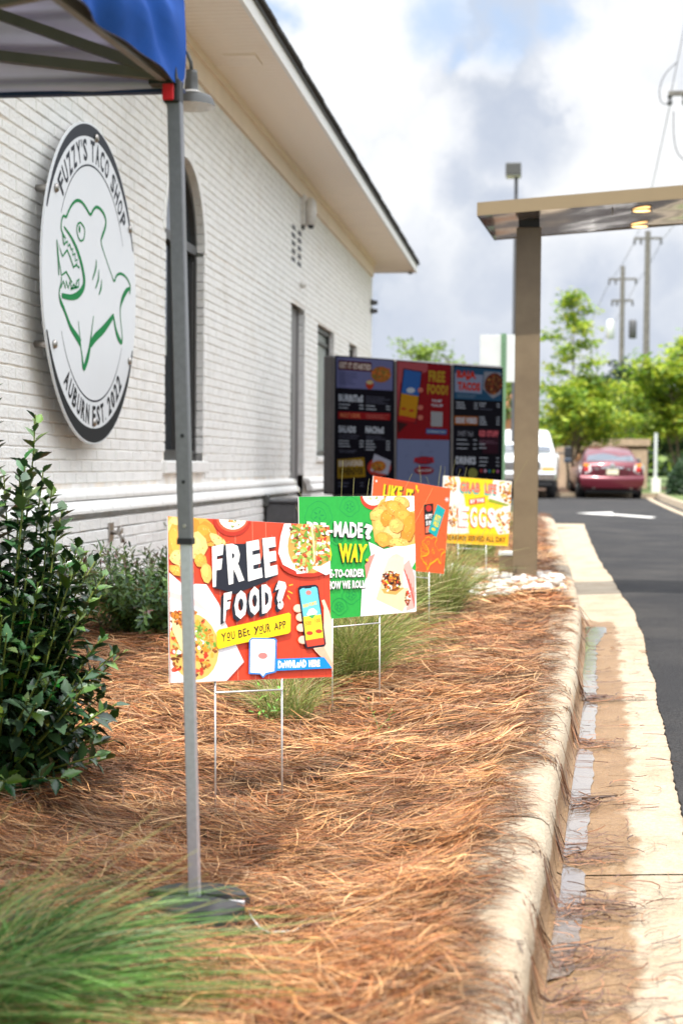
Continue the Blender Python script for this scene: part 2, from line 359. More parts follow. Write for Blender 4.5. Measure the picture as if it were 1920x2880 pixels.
# curb and gutter in poured sections
curb = link('curb', None, kind='structure')
PROF = [(-.215, .0), (-.205, .13), (-.19, .146), (-.15, .150), (-.07, .150), (-.045, .145), (-.027, .130), (-.018, .10), (-.012, .05), (-.005, .008), (.012, 0.0), (.05, .002), (.10, .005), (.16, .008), (.22, .012), (.30, .016), (.44, .022)]
JO = [1.0, 3.92, 6.68, 9.5, 12.2, 14.57, 17.1, 19.6, 22.2, 23.5]
for a, b in zip(JO[:-1], JO[1:]):
    s_ = MB(); path = []; st = max(4, int((b-a)/.06)); 
    for i in range(st+1):
        y = a+.006+(b-a-.012)*i/st
        path.append(((float(xf(y)), y, float(zr(y))), (1, 0)))
    s_.sweep(PROF, path)
    me = s_.mesh('curb_section', M['gutter'], True)
    wv = []
    for (p, nn) in path:
        for (o, z) in PROF:
            # 0..1 wetness: strong near flow line, fades by .2 m
            y = p[1]; wsc = 1.0 if y < 9.8 else max(0., 1-(y-9.8)/.5)
            up_ = max(0, 1-(z-.0)/.06) if o < .012 else 1
            edge = .20 + .02*sin(y*2.3)
            wv.append(wsc*(.72 if (o <= .012 and z < .1) else (.75 if o < .1 else (.52 if o < .17 else (.36 if o < .23 else .05)))) if up_ > 0 or o > 0 else (.36 if z < .13 else .05))
    at = me.attributes.new('Wet', 'FLOAT', 'POINT'); at.data.foreach_set('value', wv)
    link('curb_section', me, curb)
s_ = MB(); pts = [(.24, 23.512)] + NOSE; path = []
for i, p in enumerate(pts):
    a = Vector(pts[max(i-1, 0)]); b = Vector(pts[min(i+1, len(pts)-1)]); t = (b-a).normalized()
    path.append(((p[0], p[1], float(zr(p[1]))), (t.y, -t.x)))
s_.sweep(PROF[:12], path); me = s_.mesh('curb_section', M['concrete'], True); link('curb_section', me, curb)
s_ = MB(); s_.box((.25, 23.51, float(zr(24))-.02), (.74, 25.12, float(zr(24))+.02)); s_.obj('gutter_apron', M['concrete'], curb)
# dark joint filler under the gaps
s_ = MB()
for j in JO[1:-1]:
    s_.add([(float(xf(j))-.2, j-.02, float(zr(j))-.01), (float(xf(j))+.45, j-.02, float(zr(j))-.01), (float(xf(j))+.45, j+.02, float(zr(j))-.01), (float(xf(j))-.2, j+.02, float(zr(j))-.01)], [(0, 1, 2, 3)])
s_.obj('joint_filler', M['soil'], curb)
# water film
wmesh = MB(); wy = np.arange(1.2, 9.6, .04)
vs = []
for y in wy:
    wd = .062 + .012*mnoise.noise(Vector((y*1.7, 3, 0))) + .012*mnoise.noise(Vector((y*9, 8, 0))) + .006*mnoise.noise(Vector((y*37, 2, 0)))
    gap = 1.0
    for jj, hw in ((3.0, .12), (5.65, .06), (6.68, .03), (2.3, .2), (4.05, .05)): 
        gap = min(gap, min(1, max(0.03, (abs(y-jj)-hw)/.05)))
    if y > 8.6: wd += (y-8.6)*.09
    wd *= gap; x = float(xf(y)); z = float(zr(y))
    vs += [(x+.008, y, z+.0058), (x+.008+wd*.5, y, z+.0064), (x+.008+wd, y, z+.0070)]
wmesh.add(vs, [(i*3+j, i*3+j+1, i*3+j+4, i*3+j+3) for i in range(len(wy)-1) for j in range(2)])
wmesh.obj('water', M['water'], kind='structure')

# right kerb, far kerb, far beds
rk = link('far_curb', None, kind='structure')
RK = [(2.92, 24), (3.0, 28), (3.07, 33.2), (3.25, 41), (3.42, 46.2), (3.9, 47.5), (8, 48.2), (20, 48.5)]
s_ = MB(); path = []
for i, p in enumerate(RK):
    t = (Vector(RK[min(i+1, 7)])-Vector(RK[max(i-1, 0)])).normalized(); path.append(((p[0], p[1], float(zr(p[1]))+.02), (-t.y, t.x)))
s_.sweep([(-.2, .0), (-.16, .15), (-.04, .15), (0, .0), (.30, .012)], path); s_.obj('curb_section', M['concrete'], rk)
s_ = MB(); s_.box((-60, 46.6, -1.1), (3.5, 46.9, -.79)); s_.obj('curb_section', M['concrete'], rk)
fb = MB(); fb.add([(-60, 46.9, -.80), (30, 46.9, -.80), (60, 140, -.6), (-60, 140, -.6)], [(0, 1, 2, 3)])
fb.add([(3.05, 24, -.81), (30, 24, -.8), (30, 46.9, -.805), (3.55, 46.9, -.805), (3.3, 41, -.805), (3.15, 33, -.806)], [(0, 1, 2, 3, 4, 5)])
fb.obj('grass_verge', M['lawn'], kind='structure')
fm = MB(); fm.add([(-6, 47.2, -.79), (2.2, 47.2, -.79), (2.6, 58, -.76), (-6, 58, -.76)], [(0, 1, 2, 3)]); fm.add([(4.3, 50, -.785), (30, 50, -.785), (30, 75, -.75), (4.8, 75, -.75)], [(0, 1, 2, 3)])
fm.obj('far_mulch_bed', M['soil'], kind='structure')

# planting bed surface
gy = np.concatenate([np.arange(.8, 8, .07), np.arange(8, 26.6, .25)]); gx_t = np.linspace(0, 1, 46)
vs = []; 
for y in gy:
    xe = float(xf(y))-.195 if y < 23.5 else np.interp(y, [23.5, 24.6, 25.5, 26.3, 26.6], [.09, .02, -.16, -.5, -.7])
    for t in gx_t:
        x = -2.75 + (xe+2.75)*t; vs.append((x, y, bedz(x, y)))
k = len(gx_t); b_ = MB(); b_.add(vs, [(i*k+j, i*k+j+1, (i+1)*k+j+1, (i+1)*k+j) for i in range(len(gy)-1) for j in range(k-1)])
bedo = b_.obj('planting_bed', M['soil'], kind='structure', smooth=True)
s_ = MB(); s_.box((-9, 23.7, -1.0), (-2.6, 27.1, -.83)); s_.obj('planting_bed', M['soil'], kind='structure')
# ------------------------------------------------------------ building
bld = thing('restaurant_building', 'long white painted brick restaurant with deep cream eaves on the left', 'building', (-2.65, 15, -.85))
BO = Vector((-2.65, 15, -.85))
def bobj(mb, name, m, parent=None, **k):
    o = mb.obj(name, m, parent or bld, **k)
    if parent is None: o.location = -BO
    return o
WX = -2.65; ZB, ZT = -1.0, 2.94; Y0, Y1 = 2.0, 23.6
OPEN = [('arch', 10.495, 11.74, .02, 1.66), ('rect', 15.93, 16.87, -.9, 1.735), ('rect', 17.85, 19.3, .10, 1.69), ('rect', 20.84, 21.74, .10, 1.70)]
AC = (10.495+11.74)/2; AR = (11.74-10.495)/2
DEPTH = .11
wl = MB(); bx = WX-.0075
# mortar backing with openings
cuts = sorted([(o[1], o[2], o[3], o[4]) for o in OPEN]); y = Y0
def backing(y0, y1, z0, z1):
    wl.add([(bx, y0, z0), (bx, y1, z0), (bx, y1, z1), (bx, y0, z1)], [(0, 1, 2, 3)])
for (a, b, z0, z1) in cuts:
    backing(y, a, ZB, ZT)
    backing(a, b, ZB, z0)
    if a < 11:
        # arch: polygon strips above
        n = 24
        for i in range(n):
            t0 = pi - pi*i/n; t1 = pi - pi*(i+1)/n
            wl.add([(bx, AC+AR*cos(t0), z1+AR*sin(t0)), (bx, AC+AR*cos(t1), z1+AR*sin(t1)), (bx, AC+AR*cos(t1), ZT), (bx, AC+AR*cos(t0), ZT)], [(0, 1, 2, 3)])
    else: backing(a, b, z1, ZT)
    y = b
backing(y, Y1, ZB, ZT)
wl.add([(bx, Y1, ZB), (-9, Y1, ZB), (-9, Y1, ZT), (bx, Y1, ZT)], [(0, 1, 2, 3)])
wl.box((-9, Y0, ZT-.01), (bx-.2, Y1, ZT))
wall = bobj(wl, 'wall', M['mortar'])
# bricks
CH = .0677; BL = .203; ZREF = 1.705
brick_meshes = {}
def brick_mesh(L_, H_, var):
    key = (round(L_, 3), round(H_, 4), var)
    if key in brick_meshes: return brick_meshes[key]
    r = random.Random(hash(key) & 0xffff); b = MB(); e = .005
    hy, hz = L_/2, H_/2; j = lambda s: r.uniform(-s, s)
    out = [(0.0, -hy, -hz), (0., hy, -hz), (0., hy, hz), (0., -hy, hz)]
    # front face slightly pillowed with chamfer, sides go back DEPTH
    fr = [(.0015+j(.0022), -hy+e+j(.0015), -hz+e+j(.0018)), (.0015+j(.0022), hy-e, -hz+e+j(.0018)), (.0015+j(.0022), hy-e, hz-e+j(.0012)), (.0015+j(.0022), -hy+e, hz-e+j(.0012))]
    md = [(-.005, p[1]+j(.001), p[2]+j(.0012)) for p in out]; bk = [(-DEPTH, p[1], p[2]) for p in out]
    b.add(fr+md+bk, [(0, 1, 2, 3), (0, 4, 5, 1), (1, 5, 6, 2), (2, 6, 7, 3), (3, 7, 4, 0), (4, 8, 9, 5), (5, 9, 10, 6), (6, 10, 11, 7), (7, 11, 8, 4)])
    me = b.mesh('brick', M['brick']); brick_meshes[key] = (me, b); return brick_meshes[key]
JV = .0012; JH = .0052
bricks = []
def segs_at(z0, z1):
    """free intervals in y for course z0..z1"""
    zc = (z0+z1)/2; iv = [(7.0 if True else Y0, Y1)]
    for (kd, a, b, oz0, oz1) in OPEN:
        hit = None
        if kd == 'rect':
            if z1 > oz0+.01 and z0 < oz1-.01: hit = (a, b)
        else:
            R_ = AR+.07
            if oz0-.01 < z1 and zc < oz1: hit = (a, b)
            elif zc >= oz1 and zc-oz1 < R_: 
                h = sqrt(R_**2-(zc-oz1)**2); hit = (AC-h, AC+h)
            if z1 > -.075 and z0 < oz0: hit = (a-.06, b+.06)   # stone sill
        if kd == 'rect' and a > 17 and z1 > .03 and z0 < oz0: hit = (a-.05, b+.05)
        if hit:
            new = []
            for (p, q) in iv:
                if hit[1] <= p or hit[0] >= q: new.append((p, q)); continue
                if hit[0] > p: new.append((p, hit[0]))
                if hit[1] < q: new.append((hit[1], q))
            iv = new
    return iv
nlo = int((ZREF-ZB)/CH)+1; nhi = int((ZT-ZREF)/CH)+1
for i in range(-nlo, nhi):
    z0 = ZREF+i*CH; z1 = z0+CH
    if z0 > ZT-.03: continue
    if z1 > -.30 and z0 < -.155: continue          # moulding course
    proud = .085 if z1 < -.28 else 0
    off = (i % 2)*BL/2
    jh = JH*random.uniform(.7, 1.25)
    top_gap = .010 if i == -1 else 0
    for (p, q) in segs_at(z0, z1):
        if proud:
            if q > 15.9 and q < 16.0: q = 15.93
        kk = math.floor((p-off)/BL); y = off+kk*BL
        while y < q-1e-4:
            a = max(y, p); b = min(y+BL, q); y += BL
            if b-a < .025: continue
            L_ = round((b-a-JV)*200)/200 if abs(b-a-BL) > .001 else BL-JV
            me, mb = brick_mesh(L_, CH-round(jh, 3)-top_gap, random.randrange(6))
            bricks.append((WX+proud+random.uniform(-.0015, .0015), (a+b)/2, (z0+z1)/2-top_gap/2+random.uniform(-.001, .001), me, mb))
def vis_key(b):
    px = proj((b[0], b[1], b[2])); return b[1] if (0 < px[0] < 1920 and 245 < px[1] < 1720 and not (abs(b[1]-8.45) < .75 and abs(b[2]-1.0) < .75)) else 1e3+b[1]
bricks.sort(key=vis_key)
for (x, y, z, me, mb) in bricks[:298]:
    link('brick', me, wall, (x, y, z))
jb = MB()
for (x, y, z, me, mb) in bricks[298:]:
    jb.add([(p[0]+x, p[1]+y, p[2]+z) for p in mb.v], mb.f)
jb.obj('brickwork', M['brick'], wall, kind='stuff')
# arch ring voussoirs (reveal bricks turning round the arch)
n = 26
for i in range(n):
    t0 = pi*i/n+.004; t1 = pi*(i+1)/n-.004; v = MB(); r0, r1 = AR, AR+.075
    pr = [(r0, t0), (r0, t1), (r1, t1), (r1, t0)]
    A = [(WX+.003, AC+r*cos(t), 1.66+r*sin(t)) for r, t in pr]; B = [(WX-DEPTH, AC+r*cos(t), 1.66+r*sin(t)) for r, t in pr]
    v.add(A+B, [(0, 1, 2, 3), (0, 4, 5, 1), (1, 5, 6, 2), (2, 6, 7, 3), (3, 7, 4, 0)]); v.obj('arch_brick', M['brick'], wall)
# water table moulding bricks
mp1 = [(-.02, -.150), (.02, -.152), (.045, -.160), (.062, -.175), (.068, -.195), (.064, -.214), (.02, -.217)]
mp2 = [(.02, -.219), (.066, -.222), (.082, -.236), (.096, -.255), (.104, -.275), (.104, -.289), (.03, -.291)]
def moulding(y0, y1):
    n = max(1, round((y1-y0)/BL)); L_ = (y1-y0)/n
    for pr in (mp1, mp2):
        v = MB(); kk = len(pr)
        v.add([(WX+o, -L_/2+.001, z) for o, z in pr]+[(WX+o, L_/2-.001, z) for o, z in pr], [(j, j+1, kk+j+1, kk+j) for j in range(kk-1)]+[tuple(range(kk)), tuple(range(2*kk-1, kk-1, -1))])
        me = v.mesh('moulding_brick', M['brick'], False)
        for i in range(n): link('moulding_brick', me, wall, (random.uniform(-.001, .001), y0+L_*(i+.5), random.uniform(-.0008, .0008)))
moulding(7.0, 15.95); moulding(16.9, 23.6)
# sills
for (a, b, zt, zb) in ((10.44, 11.80, .018, -.072), (17.80, 19.35, .10, .035), (20.79, 21.79, .10, .035)):
    v = MB(); v.bbox((WX-.10, a, zb), (WX+.035, b, zt), .008); v.obj('sill', M['brick'], wall)
# frieze board under soffit
v = MB(); v.box((WX-.05, 2, 2.94), (WX+.022, Y1+.02, 3.10)); v.box((WX-.05, 2, 3.10), (WX+.045, Y1+.05, 3.165)); bobj(v, 'frieze_board', M['frieze'])
# soffit boards
SZ = 3.165; ey = 24.75
v = MB(); v.box((-9, 2, SZ+.012), (-2.06, ey, SZ+.03)); sof = bobj(v, 'soffit', M['soffit'])
bw = .089; sb = MB(); sb.bbox((-2.70, -bw/2+.002, 0), (-2.075, bw/2-.002, .013), .0062); sbm = sb.mesh('soffit_board', M['soffit'])
y = 8.0; cnt = 0; rest = MB()
while y < ey-.05:
    if y < 17: link('soffit_board', sbm, sof, (0, y, SZ))
    else: rest.add([(p[0], p[1]+y, p[2]+SZ) for p in sb.v], sb.f)
    y += bw
rest.obj('far_soffit_boards', M['soffit'], sof, kind='stuff')
v = MB(); v.box((-9, 23.66, SZ-.0), (-2.71, ey, SZ+.011)); v.obj('soffit_return', M['soffit'], sof)
v = MB(); v.box((-2.075, 2, 3.15), (-2.045, ey+.03, 3.285)); v.box((-9, ey, 3.15), (-2.0755, ey+.03, 3.285)); bobj(v, 'fascia', M['trim'])
v = MB(); v.box((-2.044, 2, 3.262), (-2.028, ey+.04, 3.292)); bobj(v, 'drip_edge', M['darkgrey'])
v = MB(); v.add([(-2.0, 2, 3.305), (-2.0, ey+.06, 3.305), (-9, ey+.06, 5.9), (-9, 2, 5.9), (-2.0, 2, 3.29), (-2.0, ey+.06, 3.29), (-9, ey+.06, 3.29), (-9, 2, 3.29)], [(0, 3, 2, 1), (4, 5, 6, 7), (0, 1, 5, 4), (1, 2, 6, 5)])
roof = bobj(v, 'roof', M['shingle'])
for i in range(52):
    yy = 8.6+i*.31; v_ = None
    if i < 4:
        sh = MB(); sh.box((-2.16, -.152, -.012+.001*i), (-1.992-.003*i, .152, .012+.0015*i)); 
        if i == 0: shm = []
        shm.append(sh.mesh('shingle', M['shingle']))
    link('shingle', shm[(i*7) % min(4, i+1)], roof, (0, yy, 3.305), (0, rad(20.5), 0) if False else (0, 0, 0))
v = MB(); v.lathe([(.035, -.05), (.03, -.02), (.012, 0)], (-2.14, 24.6, 3.16), 10); bobj(v, 'eave_drip', M['lampgrey'])
v = MB(); v.box((-2.48, 11.55, SZ-.014), (-2.22, 11.85, SZ-.001)); v.lathe([(.0, -.02), (.08, -.019), (.09, -.014)], (-2.35, 11.7, SZ), 20); bobj(v, 'recessed_soffit_light', M['soffit'])

# arched window
win = MB(); fx0 = WX-.115; fx1 = WX-.06
def frame_arch(mb, r, wd):
    n = 28
    for i in range(n):
        t0 = pi*i/n; t1 = pi*(i+1)/n
        A = [(fx1, AC+rr*cos(t), 1.66+rr*sin(t)) for rr, t in ((r-wd, t0), (r, t0), (r, t1), (r-wd, t1))]; B = [(fx0,)+p[1:] for p in A]
        mb.add(A+B, [(0, 1, 2, 3), (0, 3, 7, 4), (1, 5, 6, 2)])
frame_arch(win, AR, .055)
a, b = 10.497, 11.738
win.box((fx0, a, .02), (fx1, a+.055, 1.66)); win.box((fx0, b-.055, .02), (fx1, b, 1.66)); win.box((fx0+.001, a+.055, .02), (fx1-.001, b-.055, .10)); win.box((fx0+.001, a+.055, 1.63), (fx1+.008, b-.055, 1.70)); win.box((fx0, AC-.03, .10), (fx1, AC+.03, 1.63))
win.box((fx0, AC+.07, .16), (fx1-.012, AC+.10, 1.58)); win.box((fx0, b-.10, .16), (fx1-.012, b-.075, 1.58))
wo = bobj(win, 'arched_window', M['bronze'])
gl = MB(); gl.add([(fx0+.015, a+.02, .06), (fx0+.015, b-.02, .06), (fx0+.015, b-.02, 1.66), (fx0+.015, a+.02, 1.66)], [(0, 1, 2, 3)]); gl.obj('pane', M['glass'], wo)
gl = MB(); gl.add([(fx0+.016, AC+(AR-.02)*cos(t), 1.66+(AR-.02)*sin(t)) for t in [pi*i/20 for i in range(21)]], [tuple(range(21))]); gl.obj('pane', M['glass'], wo)
# door
v = MB(); v.box((WX-.125, 15.93, -.95), (WX-.085, 16.87, 1.735)); v.box((WX-.085, 15.93, -.95), (WX-.07, 15.99, 1.735)); v.box((WX-.085, 16.81, -.95), (WX-.07, 16.87, 1.735))
dr = bobj(v, 'door', M['door'])
v = MB(); v.box((WX-.084, 16.30, -.10), (WX-.055, 16.34, .98)); v.obj('door_handle', M['black'], dr)
v = MB(); v.box((WX-.084, 16.26, -.30), (WX-.06, 16.36, -.16)); v.obj('lock_plate', M['steel'], dr)
# rect windows
for (a, b, z0, z1) in ((17.85, 19.3, .10, 1.69), (20.84, 21.74, .10, 1.70)):
    v = MB(); v.box((fx0, a, z0), (fx1, a+.06, z1)); v.box((fx0, b-.06, z0), (fx1, b, z1)); v.box((fx0+.001, a+.06, z0), (fx1-.001, b-.06, z0+.07)); v.box((fx0+.001, a+.06, z1-.06), (fx1-.001, b-.06, z1)); v.box((fx0+.002, a+.06, z1-.2), (fx1-.01, b-.06, z1-.16))
    wo = bobj(v, 'window', M['bronze']); gl = MB(); gl.add([(fx0+.015, a+.03, z0+.03), (fx0+.015, b-.03, z0+.03), (fx0+.015, b-.03, z1-.03), (fx0+.015, a+.03, z1-.03)], [(0, 1, 2, 3)]); gl.obj('pane', M['blind'], wo)
# reveals back-fill (dark interior box behind openings)
v = MB(); v.box((-8.9, 2.1, -.95), (WX-.13, 23.5, 2.9)); bobj(v, 'inner_wall', M['mortar'])
# brick vent : two columns of slots
for cx_ in (16.02, 16.42):
    v = MB()
    for i in range(5): v.box((WX+.001, cx_-.11, 2.17+i*.085+(.0 if cx_ < 16.2 else -.0)), (WX+.006, cx_+.11, 2.215+i*.085))
    bobj(v, 'vent_grille', M['black'], kind='stuff')
# wall fixtures
def wallthing(name, label, cat, loc): return thing(name, label, cat, loc)
t = wallthing('security_camera', 'white speaker or camera housing high on the wall under the eave', 'camera', (WX, 16.6, 2.80))
v = MB(); v.box((0.0, -.10, -.16), (.05, .10, .17)); v.obj('back_plate', M['enamelwhite'], t)
v = MB(); v.lathe([(.01, -.16), (.05, -.15), (.062, -.02), (.055, .10), (.02, .15)], (.10, 0, 0), 14); v.obj('housing', M['enamelwhite'], t, True)
v = MB(); v.lathe([(.028, -.19), (.035, -.155)], (.10, 0, 0), 12); v.obj('lens', M['black'], t)
v = MB(); v.box((.001, -.06, -.2), (.03, .03, .12)); v.obj('bracket', M['lampgrey'], t)
t = wallthing('motion_sensor', 'small white sensor on the wall below the slotted vent', 'sensor', (WX, 16.5, 1.98))
v = MB(); v.lathe([(.03, 0), (.045, .03), (.03, .07)], (0, 0, 0), 12, 'x'); v.obj('housing', M['enamelwhite'], t)
for i, zz in enumerate((2.53, 2.40)):
    t = wallthing('wall_bracket', ('upper' if i == 0 else 'lower')+' of two small dark brackets at the far corner of the brick wall', 'bracket', (WX, 23.45, zz)); v = MB(); v.box((0, -.1, -.035), (.05, .1, .035)); v.obj('box', M['darkgrey'], t); v = MB(); v.box((.05, .0, -.03), (.10, .06, .03)); v.obj('spike', M['darkgrey'], t)
t = wallthing('hose_bib', 'galvanised hose tap on the low brick wall above the small shrub', 'tap', (WX+.085, 8.83, -.42))
v = MB(); v.box((0, -.045, -.05), (.012, .045, .06)); v.obj('plate', M['steel'], t)
v = MB(); v.tube([(.01, 0, 0), (.05, 0, 0), (.075, 0, -.02), (.08, 0, -.06)], .014, 10); v.obj('spout', M['steel'], t, True)
v = MB(); v.lathe([(.024, .05), (.03, .055), (.03, .07), (.024, .075)], (0, 0, .01), 12, 'x'); v.obj('handle', M['steel'], t)
t = wallthing('outlet_box', 'small dark outlet box on the lower wall left of the cabinet', 'outlet', (WX+.087, 13.9, -.34)); v = MB(); v.bbox((0, -.045, -.055), (.05, .045, .055), .008); v.obj('cover', M['lampgrey'], t); v = MB(); v.box((.05, -.03, -.03), (.056, .03, .03)); v.obj('flap', M['darkgrey'], t)
t = wallthing('utility_cabinet', 'grey metal utility cabinet standing against the wall behind the green sign', 'cabinet', (-2.4, 14.4, -.86))
v = MB(); v.bbox((-.14, -.5, 0), (.14, .5, .50), .012); v.obj('body', M['darkgrey'], t); v = MB(); v.box((.14, -.45, .04), (.15, .45, .44)); v.obj('door', M['darkgrey'], t); v = MB(); v.bbox((-.16, -.52, .50), (.17, .52, .525), .006); v.obj('lid', M['darkgrey'], t)

# gooseneck lamp
t = thing('gooseneck_lamp', 'dark grey gooseneck barn lamp mounted high on the brick wall', 'wall lamp', (WX, 9.5, 2.445))
v = MB(); v.lathe([(.05, .0), (.05, .075), (.044, .08)], (0, 0, 0), 20, 'x'); v.obj('wall_mount', M['lampgrey'], t, True)
arc = [(.07, 0, .01), (.15, 0, .10), (.25, 0, .18), (.33, 0, .195), (.385, 0, .17), (.41, 0, .11), (.413, 0, .05)]
v = MB(); v.tube(arc, .0125, 12); v.obj('arm', M['lampgrey'], t, True)
v = MB(); v.lathe([(.012, .065), (.035, .06), (.038, .04), (.042, .0), (.043, -.055), (.052, -.075), (.06, -.08), (.13, -.105), (.142, -.125), (.152, -.165), (.154, -.17)], (.413, 0, .0), 36, cap=False); v.obj('lamp_shade', M['lampgrey'], t, True)
v = MB(); v.lathe([(.03, -.06), (.125, -.11), (.138, -.13), (.148, -.17), (.154, -.1705)], (.413, 0, .0), 36, cap=False); v.obj('shade_lining', M['enamelwhite'], t, True)

# ------------------------------------------------------------ printed art
def c8(r, g_, b): 
    f = lambda x: ((x/255+.055)/1.055)**2.4 if x > 10 else x/255/12.92
    return (f(r), f(g_), f(b))
_glyph = {}
def text_geo(s, bold=.03, shear=0.0):
    key = (s, bold, shear)
    if key in _glyph: return _glyph[key]
    cu = bpy.data.curves.new('t', 'FONT'); cu.body = s; cu.size = 1; cu.offset = bold; cu.shear = shear; cu.resolution_u = 2; cu.space_character = 1.08
    o = bpy.data.objects.new('t', cu); COL.objects.link(o)
    dg = bpy.context.evaluated_depsgraph_get(); me = bpy.data.meshes.new_from_object(o.evaluated_get(dg))
    vs = [(p.co.x, p.co.y) for p in me.vertices]; fs = [tuple(p.vertices) for p in me.polygons]
    bpy.data.objects.remove(o); bpy.data.curves.remove(cu); bpy.data.meshes.remove(me)
    x0 = min(p[0] for p in vs); x1 = max(p[0] for p in vs); y0 = min(p[1] for p in vs); y1 = max(p[1] for p in vs)
    vs = [((p[0]-x0)/(x1-x0), (p[1]-y0)/(y1-y0)) for p in vs]
    _glyph[key] = (vs, fs); return vs, fs
def homography(src, dst):
    A = []; b = []
    for (x, y), (u, v) in zip(src, dst):
        A += [[x, y, 1, 0, 0, 0, -u*x, -u*y], [0, 0, 0, x, y, 1, -v*x, -v*y]]; b += [u, v]
    h = np.linalg.solve(np.array(A, float), np.array(b, float)); return np.append(h, 1).reshape(3, 3)
def clip_poly(pts, x0, x1, y0, y1):
    def cl(ps, f, inter):
        out = []
        for i in range(len(ps)):
            a, b = ps[i-1], ps[i]; fa, fb = f(a), f(b)
            if fa != fb: out.append(inter(a, b))
            if fb: out.append(b)
        return out
    def ix(X): return lambda a, b: (X, a[1]+(b[1]-a[1])*(X-a[0])/(b[0]-a[0]))
    def iy(Yv): return lambda a, b: (a[0]+(b[0]-a[0])*(Yv-a[1])/(b[1]-a[1]), Yv)
    for f, it in ((lambda p: p[0] >= x0, ix(x0)), (lambda p: p[0] <= x1, ix(x1)), (lambda p: p[1] >= y0, iy(y0)), (lambda p: p[1] <= y1, iy(y1))):
        if len(pts) < 3: return []
        pts = cl(pts, f, it)
    return pts
class Art:
    """flat print on a plate of size w,h in its local x,z plane; drawn in reference coordinates mapped by H"""
    def __init__(s, H, w, h, y=-.0022, step=.00002):
        s.H = H; s.w, s.h = w/2, h/2; s.y = y; s.mb = MB(); s.step = step; s.dir = -1
    def m(s, p):
        if s.H is None: return p
        q = s.H @ np.array([p[0], p[1], 1.0]); return (q[0]/q[2], q[1]/q[2])
    def raw(s, pts, col):
        pts = clip_poly(pts, -s.w, s.w, -s.h, s.h)
        if len(pts) < 3: return
        s.mb.add([(p[0], s.y, p[1]) for p in pts], [tuple(range(len(pts)))], col)
    def nxt(s): s.y -= s.step
    def poly(s, pts, col): s.nxt(); s.raw([s.m(p) for p in pts], col)
    def ell(s, cx, cy, rx, ry, col, a=0, n=22, jag=0):
        s.poly([(cx+rx*(1+random.uniform(-jag, jag))*cos(t)*cos(a)-ry*sin(t)*sin(a), cy+rx*cos(t)*sin(a)+ry*(1+random.uniform(-jag, jag))*sin(t)*cos(a)) for t in [2*pi*i/n for i in range(n)]], col)
    def stroke(s, pts, wd, col):
        s.nxt(); P = [s.m(p) for p in pts]
        W = wd if hasattr(wd, '__len__') else [wd]*len(P)
        Lp = []; Rp = []
        for i in range(len(P)):
            a = P[max(i-1, 0)]; b = P[min(i+1, len(P)-1)]; dx, dy = b[0]-a[0], b[1]-a[1]; l_ = sqrt(dx*dx+dy*dy)+1e-9
            nx, ny = -dy/l_*W[i]/2, dx/l_*W[i]/2; Lp.append((P[i][0]+nx, P[i][1]+ny)); Rp.append((P[i][0]-nx, P[i][1]-ny))
        for i in range(len(P)-1): s.raw([Lp[i], Lp[i+1], Rp[i+1], Rp[i]], col)
    def text(s, t, quad, col, bold=.03, shear=0, dx=0, dy=0):
        """quad: bl, br, tr, tl in reference coords"""
        s.nxt(); vs, fs = text_geo(t, bold, shear); q = [(p[0]+dx, p[1]+dy) for p in quad]; out = []
        for (u, v) in vs:
            x = (1-u)*(1-v)*q[0][0]+u*(1-v)*q[1][0]+u*v*q[2][0]+(1-u)*v*q[3][0]; y = (1-u)*(1-v)*q[0][1]+u*(1-v)*q[1][1]+u*v*q[2][1]+(1-u)*v*q[3][1]
            out.append(s.m((x, y)))
        if all(abs(p[0]) < s.w and abs(p[1]) < s.h for p in out): s.mb.add([(p[0], s.y, p[1]) for p in out], fs, col)
        else:
            for f in fs: s.raw([out[i] for i in f], col)
    def scatter(s, region, cols, size, n, asp=1.6):
        xs = [p[0] for p in region]; ys_ = [p[1] for p in region]
        def inside(x, y):
            c_ = False
            for i in range(len(region)):
                (x1, y1), (x2, y2) = region[i-1], region[i]
                if (y1 > y) != (y2 > y) and x < (x2-x1)*(y-y1)/(y2-y1)+x1: c_ = not c_
            return c_
        k = 0; tries = 0
        while k < n and tries < n*8:
            tries += 1; x = random.uniform(min(xs), max(xs)); y = random.uniform(min(ys_), max(ys_))
            if not inside(x, y): continue
            a = random.uniform(0, pi); r = size*random.uniform(.5, 1.2); c_ = random.choice(cols); f = random.uniform(.8, 1.15)
            nn = random.choice((5, 6, 7)); ph = random.uniform(0, 6)
            pts = []
            for j in range(nn):
                tt = 2*pi*j/nn+ph; rr = r*random.uniform(.7, 1.15); px, py = rr*asp*cos(tt), rr*sin(tt); pts.append((x+px*cos(a)-py*sin(a), y+px*sin(a)+py*cos(a)))
            s.y -= s.step*.15; s.raw([s.m(p) for p in pts], tuple(min(1, v_*f) for v_ in c_)); k += 1
    def cut(s):      # start a new part
        mb = s.mb; s.mb = MB(); return mb
LET = [c8(150, 185, 70), c8(190, 210, 120), c8(110, 150, 50)]; TOM = [c8(205, 60, 35), c8(225, 85, 55)]; CHE = [c8(245, 240, 225), c8(250, 250, 240)]; MEAT = [c8(150, 80, 30), c8(190, 105, 40), c8(110, 55, 20)]; CHD = [c8(240, 170, 60), c8(230, 140, 40)]
CHIP = [c8(232, 170, 70), c8(240, 190, 100), c8(222, 150, 50), c8(246, 208, 130)]; WH = c8(248, 246, 242); CREAM = c8(246, 222, 165)
